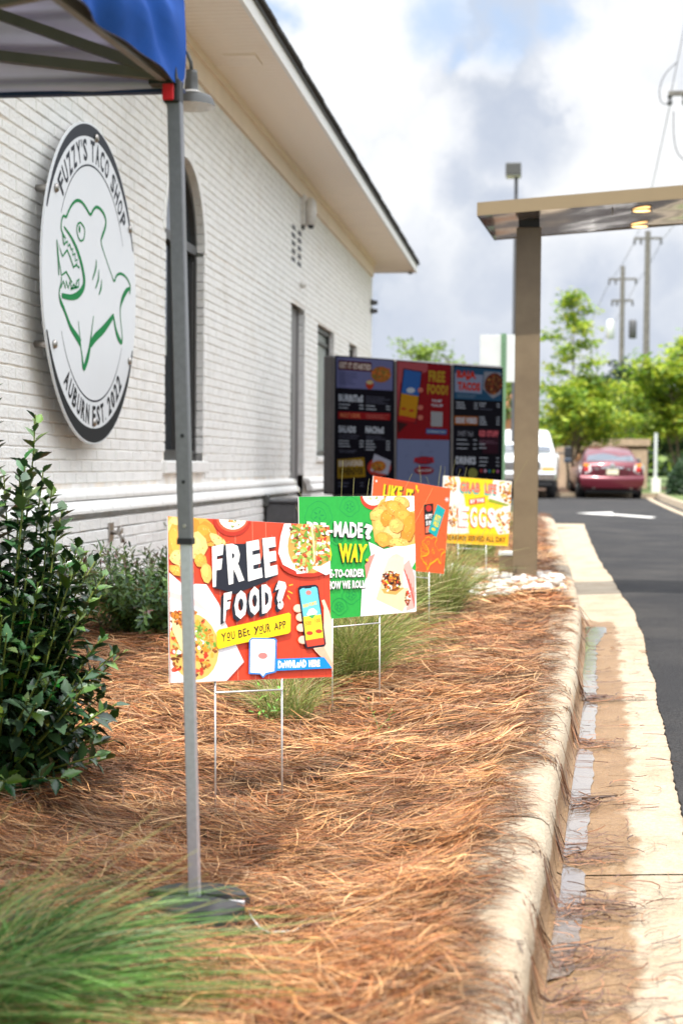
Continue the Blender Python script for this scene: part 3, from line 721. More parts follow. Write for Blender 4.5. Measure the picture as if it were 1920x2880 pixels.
def chips(a, lst):
    for (cx, cy, rx, ry, ang) in lst:
        base = random.choice(CHIP); kk_ = random.choice((7, 9, 14)); st_ = random.getstate(); a.ell(cx+4, cy+5, rx, ry, c8(170, 95, 30), ang, kk_, .13); random.setstate(st_); a.ell(cx, cy, rx, ry, base, ang, kk_, .13)
        a.ell(cx-rx*.15, cy-ry*.2, rx*.6, ry*.55, tuple(min(1, v*1.25) for v in base), ang, 12, .1)
        reg = [(cx+rx*.8*cos(t), cy+ry*.8*sin(t)) for t in [2*pi*i/10 for i in range(10)]]; a.scatter(reg, [c8(200, 120, 45), c8(225, 150, 60), c8(250, 220, 150)], max(1.6, rx*.045), 24)

def local_corners(w, h): return [(-w/2, 0, h/2), (w/2, 0, h/2), (w/2, 0, -h/2), (-w/2, 0, -h/2)]
def sign_matrix(loc, yaw, roll, pitch):
    y_, r_, p_ = rad(yaw), rad(roll), rad(pitch)
    Rl = Matrix(((cos(r_), 0, -sin(r_)), (0, 1, 0), (sin(r_), 0, cos(r_))))
    return Matrix.Translation(loc) @ (Matrix.Rotation(y_, 3, 'Z') @ Matrix.Rotation(p_, 3, 'X') @ Rl).to_4x4()
def make_H(mw, w, h, origin, scale):
    src = []; dst = []
    for cn in local_corners(w, h):
        px = proj(mw @ Vector(cn)); src.append(((px[0]-origin[0])*scale, (px[1]-origin[1])*scale)); dst.append((cn[0], cn[2]))
    return homography(src, dst)

# ---- round shop sign
t = thing('round_wall_sign', 'large round white sign with green shark emblem on the brick wall', 'sign', (WX, 8.41, 1.012), pi/2)
# local frame: x along wall (+Y world), -y outwards (+X world)
v = MB(); v.lathe([(.905, -.094), (.905, -.106)], (0, 0, 0), 96, 'y'); v.obj('panel', M['signwhite'], t)
v = MB(); v.lathe([(.9055, -.0945), (.9085, -.0945), (.9085, -.1035), (.9055, -.1035)], (0, 0, 0), 96, 'y', cap=False); v.obj('edge_trim', M['signwhite'], t)
A_ = Art(None, 1.9, 1.9, y=-.1066, step=.00004); R_ = .905
DG = c8(50, 53, 60); DK = c8(30, 32, 34); GR = c8(8, 128, 66)
def arc_band(r_out, t0, t1, wmid, wend, col, n=60):
    A_.nxt()
    for i in range(n):
        a0 = t0+(t1-t0)*i/n; a1 = t0+(t1-t0)*(i+1)/n
        w0 = wend+(wmid-wend)*sin(pi*i/n)**1.0; w1 = wend+(wmid-wend)*sin(pi*(i+1)/n)**1.0
        A_.raw([(R_*r_out*cos(a0), R_*r_out*sin(a0)), (R_*r_out*cos(a1), R_*r_out*sin(a1)), (R_*(r_out-w1)*cos(a1), R_*(r_out-w1)*sin(a1)), (R_*(r_out-w0)*cos(a0), R_*(r_out-w0)*sin(a0))], col)
for args in ((.992, rad(159.5), rad(20.5), .075, .022, DG), (.992, rad(201.5), rad(339.5), .09, .022, DK), (.748, rad(152), rad(27), .012, .005, DG), (.735, rad(208), rad(332), .012, .005, DG)):
    arc_band(*args); A_.cut().obj('printed_ring', M['printdisc'], t)
def arc_text(s, rad_mid, h, a_start, a_end, col, top=True):
    widths = {'I': .35, "'": .25, '.': .3, ' ': .5, '1': .5}
    ws = [widths.get(ch, 1.0) for ch in s]; tot = sum(ws); cur = a_start
    for ch, w_ in zip(s, ws):
        da = (a_end-a_start)*w_/tot; mid = cur+da/2; cur += da
        if ch == ' ': continue
        vs, fs = text_geo(ch, .03); A_.nxt(); out = []
        for (u, v_) in vs:
            vv = v_
            if ch == "'": vv = .65+.35*v_
            if ch == '.': vv = .15*v_
            aw = abs(da)*.78 if ch not in "'." else abs(da)*.55
            if top: an = mid+(0.5-u)*aw; r = rad_mid+(vv-.5)*h
            else: an = mid+(u-.5)*aw; r = rad_mid-(vv-.5)*h
            out.append((R_*r*cos(an), A_.y, R_*r*sin(an)))
        A_.mb.add(out, fs, col); A_.cut().obj('letter', M['printdisc'], t)
arc_text("FUZZY'S TACO SHOP", .835, .135, rad(145), rad(34), DG, True)
arc_text("AUBURN EST. 2022", .822, .125, rad(226), rad(318), DK, False)
SH = {
'S1': ([(-.565, .338), (-.482, .412), (-.384, .465), (-.282, .481), (-.178, .463), (-.08, .433), (-.01, .478), (.068, .505), (.18, .496), (.256, .457), (.246, .404), (.182, .339), (.16, .289), (.282, .194), (.4, .115), (.459, .084), (.52, .13), (.625, .153), (.75, .144), (.835, .11), (.85, .082), (.836, .041)], [.018, .018, .02, .02, .02, .02, .02, .02, .022, .022, .026, .026, .012, .008, .008, .016, .018, .018, .016, .018, .022, .022]),
'S2': ([(-.565, .338), (-.62, .337), (-.653, .298), (-.658, .255), (-.633, .233), (-.613, .176), (-.591, .175)], .015),
'S3': ([(.835, .08), (.752, .051), (.663, -.008), (.61, -.072), (.611, -.14), (.652, -.253), (.642, -.307), (.561, -.28), (.498, -.228), (.438, -.138)], [.02, .04, .045, .018, .012, .012, .03, .045, .035, .02]),
'S4': ([(.438, -.148), (.222, -.253), (.031, -.325), (-.068, -.379)], [.035, .055, .055, .045]),
'S5': ([(-.002, -.191), (-.038, -.276), (-.077, -.379), (-.122, -.455), (-.206, -.533), (-.242, -.464), (-.272, -.395), (-.318, -.253)], [.008, .012, .03, .05, .04, .02, .012, .008]),
'S6': ([(-.272, -.385), (-.36, -.348), (-.475, -.302), (-.574, -.23), (-.629, -.193), (-.664, -.171), (-.692, -.131), (-.676, -.087), (-.649, -.059)], [.05, .045, .035, .025, .03, .03, .015, .012, .012]),
'S7': ([(-.606, .276), (-.481, .239), (-.366, .186), (-.278, .119), (-.224, .055), (-.203, .004), (-.232, -.044), (-.334, -.096), (-.477, -.126), (-.643, -.134)], [.012, .02, .03, .035, .04, .045, .045, .045, .035, .03]),
'S8': ([(-.633, .233), (-.578, .211), (-.591, .18), (-.536, .2), (-.53, .171), (-.494, .189), (-.466, .159), (-.438, .172), (-.437, .132), (-.389, .148), (-.388, .104), (-.342, .119), (-.359, .082), (-.301, .072)], .014),
'S9': ([(-.698, -.022), (-.74, .179), (-.632, .097), (-.544, .148), (-.479, .109), (-.422, .06), (-.359, .086)], .014),
'S9b': ([(-.74, .179), (-.699, .062), (-.65, -.016), (-.562, .016), (-.492, -.014), (-.45, -.035)], .013),
'S10': ([(-.65, -.025), (-.657, -.093), (-.617, -.046), (-.575, -.084), (-.562, -.039), (-.52, -.077), (-.492, -.035), (-.449, -.074), (-.421, -.04), (-.378, -.057), (-.35, -.014), (-.306, .005), (-.32, -.045), (-.478, -.077)], .014),
'EYE': ([(-.281, .352), (-.215, .335), (-.197, .31), (-.212, .268), (-.244, .248), (-.295, .242), (-.335, .262), (-.359, .301), (-.335, .335), (-.281, .352)], .012),
'G1': ([(.05, .172), (.041, .116), (-.029, .034)], [.006, .022, .01]), 'G2': ([(.105, .115), (.096, .05), (.037, -.013)], [.006, .022, .01]), 'G3': ([(.17, .059), (.154, .001), (.113, -.045)], [.006, .022, .008])}
def smooth_path(pts, ws, k=4):
    P = []; W = []
    if not hasattr(ws, '__len__'): ws = [ws]*len(pts)
    n = len(pts)
    for i in range(n-1):
        p0 = pts[max(i-1, 0)]; p1 = pts[i]; p2 = pts[i+1]; p3 = pts[min(i+2, n-1)]
        for j in range(k):
            t_ = j/k; P.append(tuple(.5*((2*p1[q])+(-p0[q]+p2[q])*t_+(2*p0[q]-5*p1[q]+4*p2[q]-p3[q])*t_**2+(-p0[q]+3*p1[q]-3*p2[q]+p3[q])*t_**3) for q in (0, 1))); W.append(ws[i]*(1-t_)+ws[i+1]*t_)
    P.append(pts[-1]); W.append(ws[-1]); return P, W
def draw_shark(art, tf, ks, col, parts=False):
    for key, (pts, ws) in SH.items():
        P, W = (pts, ws) if key in ('S8', 'S9', 'S9b', 'S10') else smooth_path(pts, ws)
        if not hasattr(W, '__len__'): W = [W]*len(P)
        sv = art.H; art.H = None; art.stroke([tf(p) for p in P], [q*ks for q in W], col); art.H = sv
        if parts: art.cut().obj('gill_line' if key[0] == 'G' else 'shark_line', M['printdisc'], t)
draw_shark(A_, lambda p: (p[0]*R_, p[1]*R_), R_, GR, True)
A_.ell(-.304*R_, .308*R_, .014, .02, GR)
A_.cut().obj('shark_pupil', M['printdisc'], t)
for (u, v_) in ((-.761, .476), (.031, .931), (.829, .483), (-.782, -.431), (.832, -.418), (.006, -.863)):
    b = MB(); b.lathe([(.019, -.001), (.019, -.094)], (u*R_, 0, v_*R_), 14, 'y'); b.lathe([(.018, -.1065), (.024, -.1075), (.024, -.114), (.018, -.121), (.004, -.124)], (u*R_, 0, v_*R_), 16, 'y'); b.obj('standoff_bolt', M['steel'], t, True)

# ---- yard signs
W_, H_ = .61, .457
def yard_sign(label, loc, yaw, roll, pitch, origin, scale, legx, zsag=0, bar=.045, legs=.25):
    mw = sign_matrix(loc, yaw, roll, pitch)
    foot = mw @ Vector((legx, 0, -H_/2)); gz = bedz(foot.x, foot.y)
    t = link('yard_sign', None, None, label=label, cat='sign', group='printed yard signs on wire stakes'); t.matrix_world = mw
    v = MB(); v.box((-W_/2, -.002, -H_/2), (W_/2, .002, H_/2)); v.obj('board', M['coroplast'], t)
    inv = mw.inverted()
    st = MB()
    for sx in (-legs/2, legs/2):
        top = Vector((legx+sx, 0, -H_/2+.12)); wtop = mw @ Vector((legx+sx, 0, -H_/2-.002)); g_ = inv @ Vector((wtop.x+.004, wtop.y, bedz(wtop.x, wtop.y)-.05))
        st.tube([(legx+sx, 0, -H_/2+.002), tuple(g_)], .0028, 8)
    st.tube([(legx-legs/2, 0, -H_/2-bar*.7), (legx+legs/2, 0, -H_/2-bar*.7)], .0025, 8)
    st.obj('wire_stake', M['wire'], t, True)
    return t, Art(make_H(mw, W_, H_, origin, scale), W_-.0006, H_-.0006)
# sign 1
t, a = yard_sign('orange yard sign reading FREE FOOD with phone and tacos, nearest the tent pole', (-.816, 4.271, -.392), 51.75, -3.68, -6.5, (450, 1400), 3.0745, -.02)
OR = c8(222, 70, 40); WD1 = c8(205, 58, 34); WL = c8(238, 140, 112)
a.poly([(40, 100), (1550, 100), (1550, 1650), (40, 1650)], OR)
for x in (500, 640, 790, 905, 1190, 1400, 1460):
    a.poly([(x, 150), (x+4, 150), (x+34, 1600), (x+29, 1600)], WD1 if x > 1000 else WL)
for i in range(60):
    x = random.uniform(440, 1480); y = random.uniform(180, 1500); l_ = random.uniform(30, 160); a.poly([(x, y), (x+2.5, y), (x+4+l_*.02, y+l_), (x+l_*.02+2, y+l_)], random.choice([c8(232, 98, 66), c8(205, 60, 36), c8(240, 150, 125)] if x < 1000 and y < 450 else [c8(228, 82, 50), c8(208, 62, 38)]))
a.cut().obj('printed_background', M['print'], t)
# bowl of dip
a.ell(615, 180, 165, 155, c8(190, 50, 30)); a.ell(620, 170, 140, 128, c8(235, 95, 60)); a.ell(622, 168, 122, 108, c8(250, 246, 236)); a.scatter([(540, 190), (700, 190), (720, 240), (600, 260)], CHD+LET, 8, 16)
# chips
a.ell(200, 330, 210, 210, c8(238, 180, 90)); chips(a, [(120, 260, 75, 110, .2), (400, 300, 70, 130, -.5), (240, 230, 90, 80, .3), (380, 300, 90, 90, .2), (130, 400, 75, 180, -.1), (290, 420, 110, 120, .1), (160, 520, 90, 70, .3), (340, 540, 60, 60, .3), (140, 630, 80, 45, .4), (390, 650, 50, 90, -.1), (500, 380, 110, 40, .7), (220, 640, 60, 50, .3)])
a.poly([(60, 640), (210, 770), (300, 745), (390, 750), (500, 920), (560, 1090), (715, 1420), (560, 1590), (60, 1640)], c8(240, 234, 234)); a.poly([(70, 810), (300, 880), (420, 1000), (280, 930), (70, 860)], c8(245, 205, 200)); a.poly([(560, 1280), (715, 1420), (560, 1590), (300, 1610)], c8(232, 228, 232))
a.ell(280, 1290, 215, 290, c8(235, 190, 100), -.15); reg = [(90, 1000), (260, 960), (420, 1130), (480, 1330), (340, 1560), (100, 1500)]
a.scatter(reg, MEAT+CHD+TOM, 17, 160); a.scatter([(100, 1150), (330, 1050), (420, 1200), (330, 1300), (110, 1400)], LET+CHE, 14, 80); a.scatter([(300, 1050), (400, 1120), (480, 1300), (380, 1330)], LET+CHD, 16, 50)
a.poly([(92, 1040), (130, 1060), (210, 1200), (235, 1400), (215, 1420), (150, 1270), (95, 1150)], c8(246, 222, 160)); a.scatter([(110, 1000), (210, 990), (215, 1080), (120, 1090)], MEAT+CHD, 12, 40)
# taco basket
a.ell(1260, 560, 240, 130, c8(190, 52, 30)); a.poly([(1060, 225), (1120, 225), (1100, 420), (1170, 640), (1050, 580), (1010, 480), (1030, 330)], WH); a.ell(1290, 420, 200, 235, c8(232, 160, 80)); a.poly([(1150, 600), (1270, 600), (1380, 590), (1500, 520), (1500, 640), (1420, 670), (1300, 610), (1260, 650), (1170, 660)], WH)
reg = [(1110, 250), (1500, 230), (1500, 500), (1360, 580), (1230, 650), (1160, 590), (1130, 400)]
a.scatter(reg, MEAT+CHD, 16, 110); a.scatter(reg, LET+LET+TOM+CHE, 14, 230, 1.9); a.stroke([(1290, 240), (1310, 340), (1320, 560)], .008, c8(240, 214, 160)); a.stroke([(1312, 240), (1328, 340), (1334, 540)], .003, c8(200, 150, 90))
# hand and phone
SK = c8(250, 205, 180)
a.poly([(1380, 890), (1405, 880), (1450, 990), (1490, 1150), (1500, 1500), (1440, 1440), (1330, 1330), (1300, 1290), (1400, 1270), (1400, 950)], SK); a.poly([(1320, 1310), (1400, 1290), (1500, 1480), (1500, 1530), (1430, 1430)], c8(236, 180, 150)); 
for (x, y) in ((1178, 958), (1200, 1035), (1205, 1125), (1220, 1230)): a.ell(x, y, 42, 36, c8(235, 180, 150)); a.ell(x, y-3, 38, 32, SK)
PH = [(1175, 785), (1195, 765), (1325, 752), (1350, 765), (1358, 800), (1418, 1265), (1405, 1288), (1260, 1308), (1240, 1295)]
a.poly(PH, c8(25, 22, 40)); a.poly([(1190, 800), (1215, 783), (1330, 770), (1343, 785), (1376, 1010), (1222, 1030)], c8(110, 200, 225)); a.poly([(1222, 1030), (1376, 1010), (1397, 1210), (1245, 1235)], c8(250, 212, 50)); a.poly([(1245, 1235), (1398, 1212), (1405, 1268), (1258, 1292)], c8(222, 70, 45)); a.poly([(1228, 766), (1300, 758), (1292, 782), (1236, 788)], c8(25, 22, 40))
a.text('EARN POINTS', [(1222, 955), (1340, 925), (1336, 893), (1218, 922)], c8(240, 200, 60), .05)
a.poly([(1250, 1010), (1275, 965), (1310, 955), (1345, 985), (1335, 1010), (1300, 1040), (1270, 1025)], WH); a.poly([(1265, 1022), (1335, 1008), (1300, 1048)], c8(70, 170, 90))
a.text('500', [(1240, 1108), (1292, 1100), (1289, 1064), (1237, 1072)], c8(200, 100, 40), .01); a.text('100', [(1326, 1084), (1370, 1078), (1367, 1042), (1323, 1048)], c8(200, 100, 40), .01)
a.ell(1277, 1172, 28, 17, c8(215, 65, 45)); a.ell(1357, 1155, 28, 17, c8(215, 65, 45)); a.ell(1268, 822, 24, 20, c8(225, 130, 120))
for (p, q) in (((1098, 760), (1133, 752)), ((1090, 808), (1130, 828)), ((1085, 845), (1108, 880))): a.stroke([p, q], .0035, c8(250, 190, 60))
a.cut().obj('printed_pictures', M['print'], t)
# extruded shadow + lettering
SHD = c8(32, 34, 46)
a.poly([(440, 780), (560, 400), (720, 400), (850, 400), (975, 345), (880, 420), (960, 690), (870, 740), (640, 830), (480, 790)], SHD)
a.poly([(560, 410), (640, 400), (760, 720), (640, 760), (560, 760), (470, 700)], SHD); a.poly([(910, 640), (1000, 665), (905, 725), (630, 835), (450, 775)], SHD)
a.poly([(835, 640), (850, 490), (838, 350), (872, 345), (880, 460), (850, 560), (832, 650)], c8(226, 90, 58))
def big(tx, q, sh=(-22, 22), b_=.045, col=WH):
    for k_ in range(4): a.text(tx, q, SHD, b_, 0, sh[0]*(4-k_)/4, sh[1]*(4-k_)/4)
    a.text(tx, q, col, b_)
big('F', [(440, 775), (500, 765), (535, 400), (432, 425)], (10, 10), .06); big('R', [(578, 755), (712, 715), (715, 385), (552, 405)], (-12, 12), .05); big('E', [(745, 725), (870, 690), (838, 362), (728, 385)], (-10, 10), .06); big('E', [(893, 695), (1002, 665), (980, 340), (868, 352)], (-8, 12), .06)
for tx, q in (('F', [(530, 1072), (568, 1060), (605, 812), (535, 828)]), ('O', [(622, 1055), (735, 1045), (735, 795), (630, 808)]), ('O', [(752, 1022), (850, 1010), (850, 762), (750, 775)]), ('D', [(865, 1005), (955, 985), (945, 745), (860, 755)]), ('?', [(990, 975), (1062, 960), (1080, 705), (970, 725)])): big(tx, q, (-24, 26), .065)
a.poly([(470, 1165), (490, 1140), (760, 1080), (1095, 995), (1112, 1010), (1110, 1160), (1090, 1175), (640, 1270), (490, 1310), (475, 1290)], c8(252, 214, 20))
BR = c8(60, 30, 20)
for tx, q in (('Y', [(520, 1248), (548, 1243), (556, 1165), (508, 1178)]), ('o', [(560, 1222), (590, 1217), (590, 1160), (560, 1166)]), ('U', [(600, 1230), (632, 1222), (626, 1150), (594, 1157)]), ('BEt', [(662, 1218), (762, 1190), (752, 1122), (656, 1146)]), ('y', [(796, 1190), (838, 1182), (838, 1108), (790, 1118)]), ('o', [(840, 1160), (868, 1154), (868, 1104), (840, 1110)]), ('UR', [(875, 1175), (938, 1160), (930, 1085), (868, 1098)]), ('APP', [(970, 1150), (1072, 1128), (1068, 1062), (965, 1085)])):
    a.text(tx, q, BR, .02)
a.stroke([(562, 1238), (590, 1232)], .0025, BR); a.stroke([(842, 1178), (868, 1172)], .0025, BR)
BLU = c8(10, 140, 225)
a.poly([(985, 1395), (1400, 1380), (1470, 1475), (985, 1498)], BLU)
a.poly([(752, 1232), (775, 1212), (975, 1215), (992, 1230), (985, 1510), (905, 1530), (872, 1560), (845, 1530), (748, 1525)], c8(60, 130, 205)); a.poly([(764, 1238), (780, 1224), (966, 1226), (978, 1238), (970, 1500), (895, 1515), (872, 1545), (848, 1518), (760, 1512)], WH)
a.ell(870, 1368, 40, 28, c8(225, 130, 125))
for tx, q in (('DoWNLoAD', [(1002, 1478), (1248, 1468), (1246, 1400), (1002, 1410)]), ('HERE', [(1268, 1466), (1364, 1462), (1362, 1402), (1266, 1404)])): a.text(tx, q, WH, .06)
a.cut().obj('printed_lettering', M['print'], t)

# sign 2 green
t, a = yard_sign('green yard sign reading MADE? NO WAY with chips and a burrito', (-.679, 5.69, -.347), 51.15, -.09, -2.2, (820, 1300), 2.4123, -.02)
GN = c8(45, 175, 70); GD = c8(25, 150, 75)
a.poly([(0, 200), (900, 200), (900, 1100), (0, 1100)], GN)
for (cx, cy, r) in ((180, 360, 90), (390, 300, 65), (150, 600, 60), (400, 900, 60), (320, 980, 55), (300, 520, 40), (500, 450, 40)):
    for rr in (1, .55):
        pts = [(cx+r*rr*cos(t_)*(1+.08*sin(5*t_)), cy+r*rr*sin(t_)*(1+.08*cos(4*t_))) for t_ in [2*pi*i/24 for i in range(25)]]; a.stroke(pts, .0025, GD)
    for i in range(5): a.stroke([(cx+r*.15*cos(i*1.26), cy+r*.15*sin(i*1.26)), (cx+r*.4*cos(i*1.26), cy+r*.4*sin(i*1.26))], .006, GD)
a.cut().obj('printed_background', M['print'], t)
a.ell(548, 230, 88, 92, c8(215, 70, 45)); a.ell(550, 222, 74, 72, c8(252, 244, 228)); a.scatter([(510, 235), (590, 235), (590, 260), (520, 262)], CHD+LET, 5, 12)
a.poly([(600, 260), (640, 230), (840, 225), (840, 600), (700, 590), (560, 540), (535, 370)], c8(240, 185, 95)); 
a.poly([(640, 232), (835, 228), (835, 330), (760, 340), (620, 290)], WH); 
chips(a, [(740, 270, 60, 40, .3), (640, 300, 75, 40, -.4), (590, 350, 70, 50, -.3), (600, 440, 55, 70, .2), (650, 380, 55, 65, .1), (700, 310, 70, 50, .3), (760, 370, 65, 55, .4), (680, 480, 60, 60, -.3), (620, 520, 60, 50, .4), (790, 440, 50, 110, .25), (720, 550, 80, 40, .1), (700, 430, 50, 50, .6)])
a.poly([(515, 540), (560, 560), (620, 590), (700, 570), (760, 570), (840, 550), (845, 1010), (740, 1050), (460, 1060), (470, 860), (500, 780), (530, 620)], c8(250, 244, 244))
a.poly([(490, 700), (520, 640), (560, 620), (530, 700), (500, 800)], c8(240, 150, 135)); a.poly([(750, 700), (790, 660), (830, 780), (830, 990), (770, 1010), (790, 860)], c8(245, 180, 170))
for i in range(7): a.stroke([(745+i*14, 700+i*30), (800+i*4, 860+i*20)], .004, c8(222, 90, 75))
a.ell(690, 720, 62, 100, c8(246, 226, 190), .25); a.poly([(650, 650), (755, 640), (750, 860), (600, 860), (600, 780)], c8(246, 228, 196)); a.poly([(565, 930), (600, 820), (680, 870), (785, 850), (770, 960), (745, 1015)], c8(246, 222, 175)); a.poly([(600, 860), (760, 850), (700, 900), (620, 890)], c8(230, 170, 90))
reg = [(615, 760), (660, 735), (720, 760), (735, 830), (700, 875), (640, 870), (605, 820)]; a.poly(reg, c8(120, 60, 25)); a.scatter(reg, MEAT+CHD+TOM+CHE+[c8(40, 25, 20), c8(215, 215, 60)], 8, 120, 1.3)
a.scatter([(765, 870), (800, 860), (790, 960), (765, 990)], TOM+MEAT+CHE, 8, 40); a.poly([(835, 670), (840, 740), (808, 720)], GN); a.cut().obj('printed_pictures', M['print'], t)
BK = c8(20, 25, 22); YL = c8(250, 222, 30)
def sh2(tx, q, col=WH, b_=.05, o=(-6, 8)):
    a.text(tx, q, BK, b_, 0, *o); a.text(tx, q, BK, b_, 0, o[0]/2, o[1]/2); a.text(tx, q, col, b_)
sh2('PRE', [(95, 480), (225, 488), (225, 412), (95, 402)]); sh2('-', [(240, 478), (272, 478), (272, 460), (240, 460)]); sh2('MADE', [(280, 505), (475, 515), (475, 410), (280, 400)]); sh2('?', [(490, 525), (540, 525), (545, 420), (478, 415)])
sh2('NO', [(150, 690), (266, 688), (262, 560), (150, 562)], YL); sh2('WAY', [(320, 682), (485, 678), (508, 556), (312, 550)], YL); sh2('.', [(494, 674), (514, 674), (514, 654), (494, 654)], YL)
sh2('MADE-TO-ORDER', [(165, 788), (484, 778), (486, 722), (165, 728)], WH, .05, (-3, 5)); sh2("IT'S HOW WE ROLL.", [(170, 868), (496, 852), (496, 798), (170, 806)], WH, .05, (-3, 5))
a.cut().obj('printed_lettering', M['print'], t)

# sign 3 orange
t, a = yard_sign('tilted orange yard sign reading LIKE IT with sauce packets and yellow shark drawing', (-.671, 7.811, -.315), 53.6, -6.35, -.3, (820, 1300), 2.4123, .06)
a.poly([(400, 0), (1150, 0), (1150, 900), (400, 900)], c8(246, 100, 48))
for i in range(50): a.ell(random.uniform(560, 1070), random.uniform(100, 740), 2.5, 3.5, c8(80, 35, 25), 0, 6)
a.ell(571, 128, 6, 8, WH)
for k_ in range(4): a.stroke([(1049-14*cos(k_*pi/4), 253-17*sin(k_*pi/4)), (1049+14*cos(k_*pi/4), 253+17*sin(k_*pi/4))], .003, WH)
a.cut().obj('printed_background', M['print'], t)
a.poly([(893, 288), (957, 278), (955, 485), (900, 492)], BK); a.ell(926, 312, 20, 22, c8(200, 45, 40)); a.text('BUTT', [(904, 388), (950, 382), (950, 350), (904, 354)], WH, .07); a.poly([(905, 440), (950, 425), (950, 470), (905, 482)], c8(235, 120, 90)); a.text('BURN', [(908, 430), (950, 422), (950, 392), (908, 398)], WH, .04)
a.poly([(985, 285), (1038, 322), (978, 510), (922, 468)], c8(20, 175, 175)); a.text('BUTT', [(962, 392), (1000, 412), (1010, 370), (976, 350)], c8(235, 215, 50), .07); a.text('MILD', [(955, 425), (988, 446), (998, 414), (962, 394)], c8(235, 215, 50), .07); a.ell(958, 455, 15, 10, c8(235, 215, 50), .5)
a.cut().obj('printed_sauce_packets', M['print'], t)
YS = c8(255, 190, 30)
sa = Art(a.H, W_, H_, y=a.y-.0002)
draw_shark(sa, lambda p: (.185+p[0]*.115 if False else .19+p[0]*.125, -.125+p[1]*.17), .16, YS); sa.mb.obj('printed_shark', M['print'], t)
a.y = sa.y-.0001
for tx, q in (('LIKE', [(612, 232), (738, 262), (748, 160), (622, 142)]), ('IT', [(768, 268), (812, 276), (822, 180), (775, 172)])): sh2(tx, [(p[0], p[1]+6) for p in q], YL, .05, (8, 6))
a.poly([(838, 150), (850, 165), (846, 182), (860, 188), (852, 212), (845, 190), (836, 182)], YL); a.cut().obj('printed_lettering', M['print'], t)

# sign 4 yellow
t, a = yard_sign('yellow yard sign reading GRAB LIFE BY THE EGGS', (-.438, 10.484, -.315), 41.7, -3.55, -.2, (820, 1300), 2.4123, -.02)
a.poly([(980, 50), (1550, 50), (1550, 620), (980, 620)], c8(252, 208, 30)); a.poly([(1020, 80), (1130, 80), (1170, 250), (1200, 480), (1040, 500), (1010, 200)], c8(250, 240, 225)); a.poly([(1370, 110), (1500, 110), (1500, 480), (1400, 490), (1330, 350), (1440, 300), (1330, 250)], c8(250, 236, 225)); a.poly([(1020, 485), (1480, 490), (1480, 560), (1020, 545)], c8(248, 180, 30)); a.poly([(1450, 300), (1330, 270), (1340, 245), (1480, 290)], c8(150, 165, 40))
for reg in ([(1035, 95), (1100, 95), (1120, 180), (1100, 240), (1035, 160)], [(1410, 125), (1485, 130), (1480, 280), (1430, 250), (1405, 180)], [(1390, 350), (1480, 330), (1475, 480), (1400, 480)], [(1055, 300), (1120, 290), (1140, 420), (1055, 440)]): a.scatter(reg, CHD+MEAT[:2]+CHE[:1]+[c8(240, 190, 80)], 9, 45)
a.stroke([(1385, 360), (1430, 440), (1440, 480)], .012, c8(248, 225, 160)); a.cut().obj('printed_pictures', M['print'], t)
TE = c8(40, 180, 170)
def sh4(tx, q, col, s_, b_=.05, o=(6, 8)): a.text(tx, q, s_, b_, 0, *o); a.text(tx, q, col, b_)
sh4('GRAB', [(1140, 200), (1276, 208), (1276, 138), (1140, 128)], c8(238, 110, 85), TE, .05, (-5, 12)); sh4('LIFE', [(1310, 210), (1388, 218), (1388, 150), (1310, 140)], c8(238, 110, 85), TE, .05, (-5, 12))
a.poly([(1200, 252), (1308, 236), (1308, 275), (1202, 290)], c8(222, 70, 45)); a.text('BY THE', [(1210, 280), (1302, 268), (1302, 244), (1210, 256)], WH, .05)
for i, (x0, x1) in enumerate(((1128, 1195), (1208, 1255), (1266, 1315), (1325, 1375))): sh4('EGGS'[i], [(x0, 436+i*3), (x1, 438+i*3), (x1+(8 if i == 0 else 0), 302+i*3), (x0, 300+i*3)], WH, c8(228, 85, 55), .035, (-6, 8))
a.text('BREAKfASt SERVED ALL DAY', [(1028, 526), (1448, 546), (1448, 508), (1028, 490)], BR, .03)
for (x, y) in ((1115, 290), (1385, 315)):
    for k_ in range(3): a.stroke([(x-12+k_*10, y+8-k_*8), (x-2+k_*10, y+14-k_*8)], .003, TE)
a.cut().obj('printed_lettering', M['print'], t)
# ---- drive-through menu board
MW, MH = 2.42, 1.3
mmw = sign_matrix((-1.163, 14.90, .381), 51.0, .5, .35)
t = link('menu_board', None, None, label='three panel black drive-through menu board with lit food screens', cat='menu board'); t.matrix_world = mmw
PW = .785
for i in range(3):
    xc = (-1+i)*.815; v = MB(); v.bbox((xc-PW/2-.012, -.002, -MH/2), (xc+PW/2+.012, .13, MH/2), .018); v.obj('screen_housing', M['screenbody'], t)
v = MB(); v.box((-.9, .03, -1.36), (-.72, .12, -MH/2)); v.box((.72, .03, -1.36), (.9, .12, -MH/2)); v.box((-1.1, .05, -MH/2-.06), (1.1, .11, -MH/2+.002)); v.obj('stand', M['screenbody'], t)
v = MB(); v.box((-.405, .02, -MH/2+.02), (-.4, .03, MH/2-.02)); 
a = Art(make_H(mmw, MW, MH, (900, 960), 2.851), MW, MH, y=-.0035, step=.00003)
NV = c8(14, 12, 26); LB = c8(105, 115, 165); TXC = c8(165, 175, 205)
def panel(x0, t0, x1, t1, y0=1300):   # black glass
    a.poly([(x0, t0), (x1, t1), (x1, y0), (x0, y0)], NV)
a.poly([(118, 110), (592, 148), (592, 1320), (108, 1320)], NV); a.poly([(612, 150), (1048, 186), (1040, 1320), (606, 1320)], NV); a.poly([(1068, 186), (1462, 216), (1462, 1320), (1062, 1320)], NV)
def lines(x0, x1, y, n, dy, sl=.07, col=TXC, h=7, jit=True):
    for i in range(n):
        e = x1-(random.uniform(0, .35)*(x1-x0) if jit else 0); yy = y+i*dy
        a.poly([(x0, yy), (e, yy+(e-x0)*sl), (e, yy+(e-x0)*sl+h), (x0, yy+h)], col)
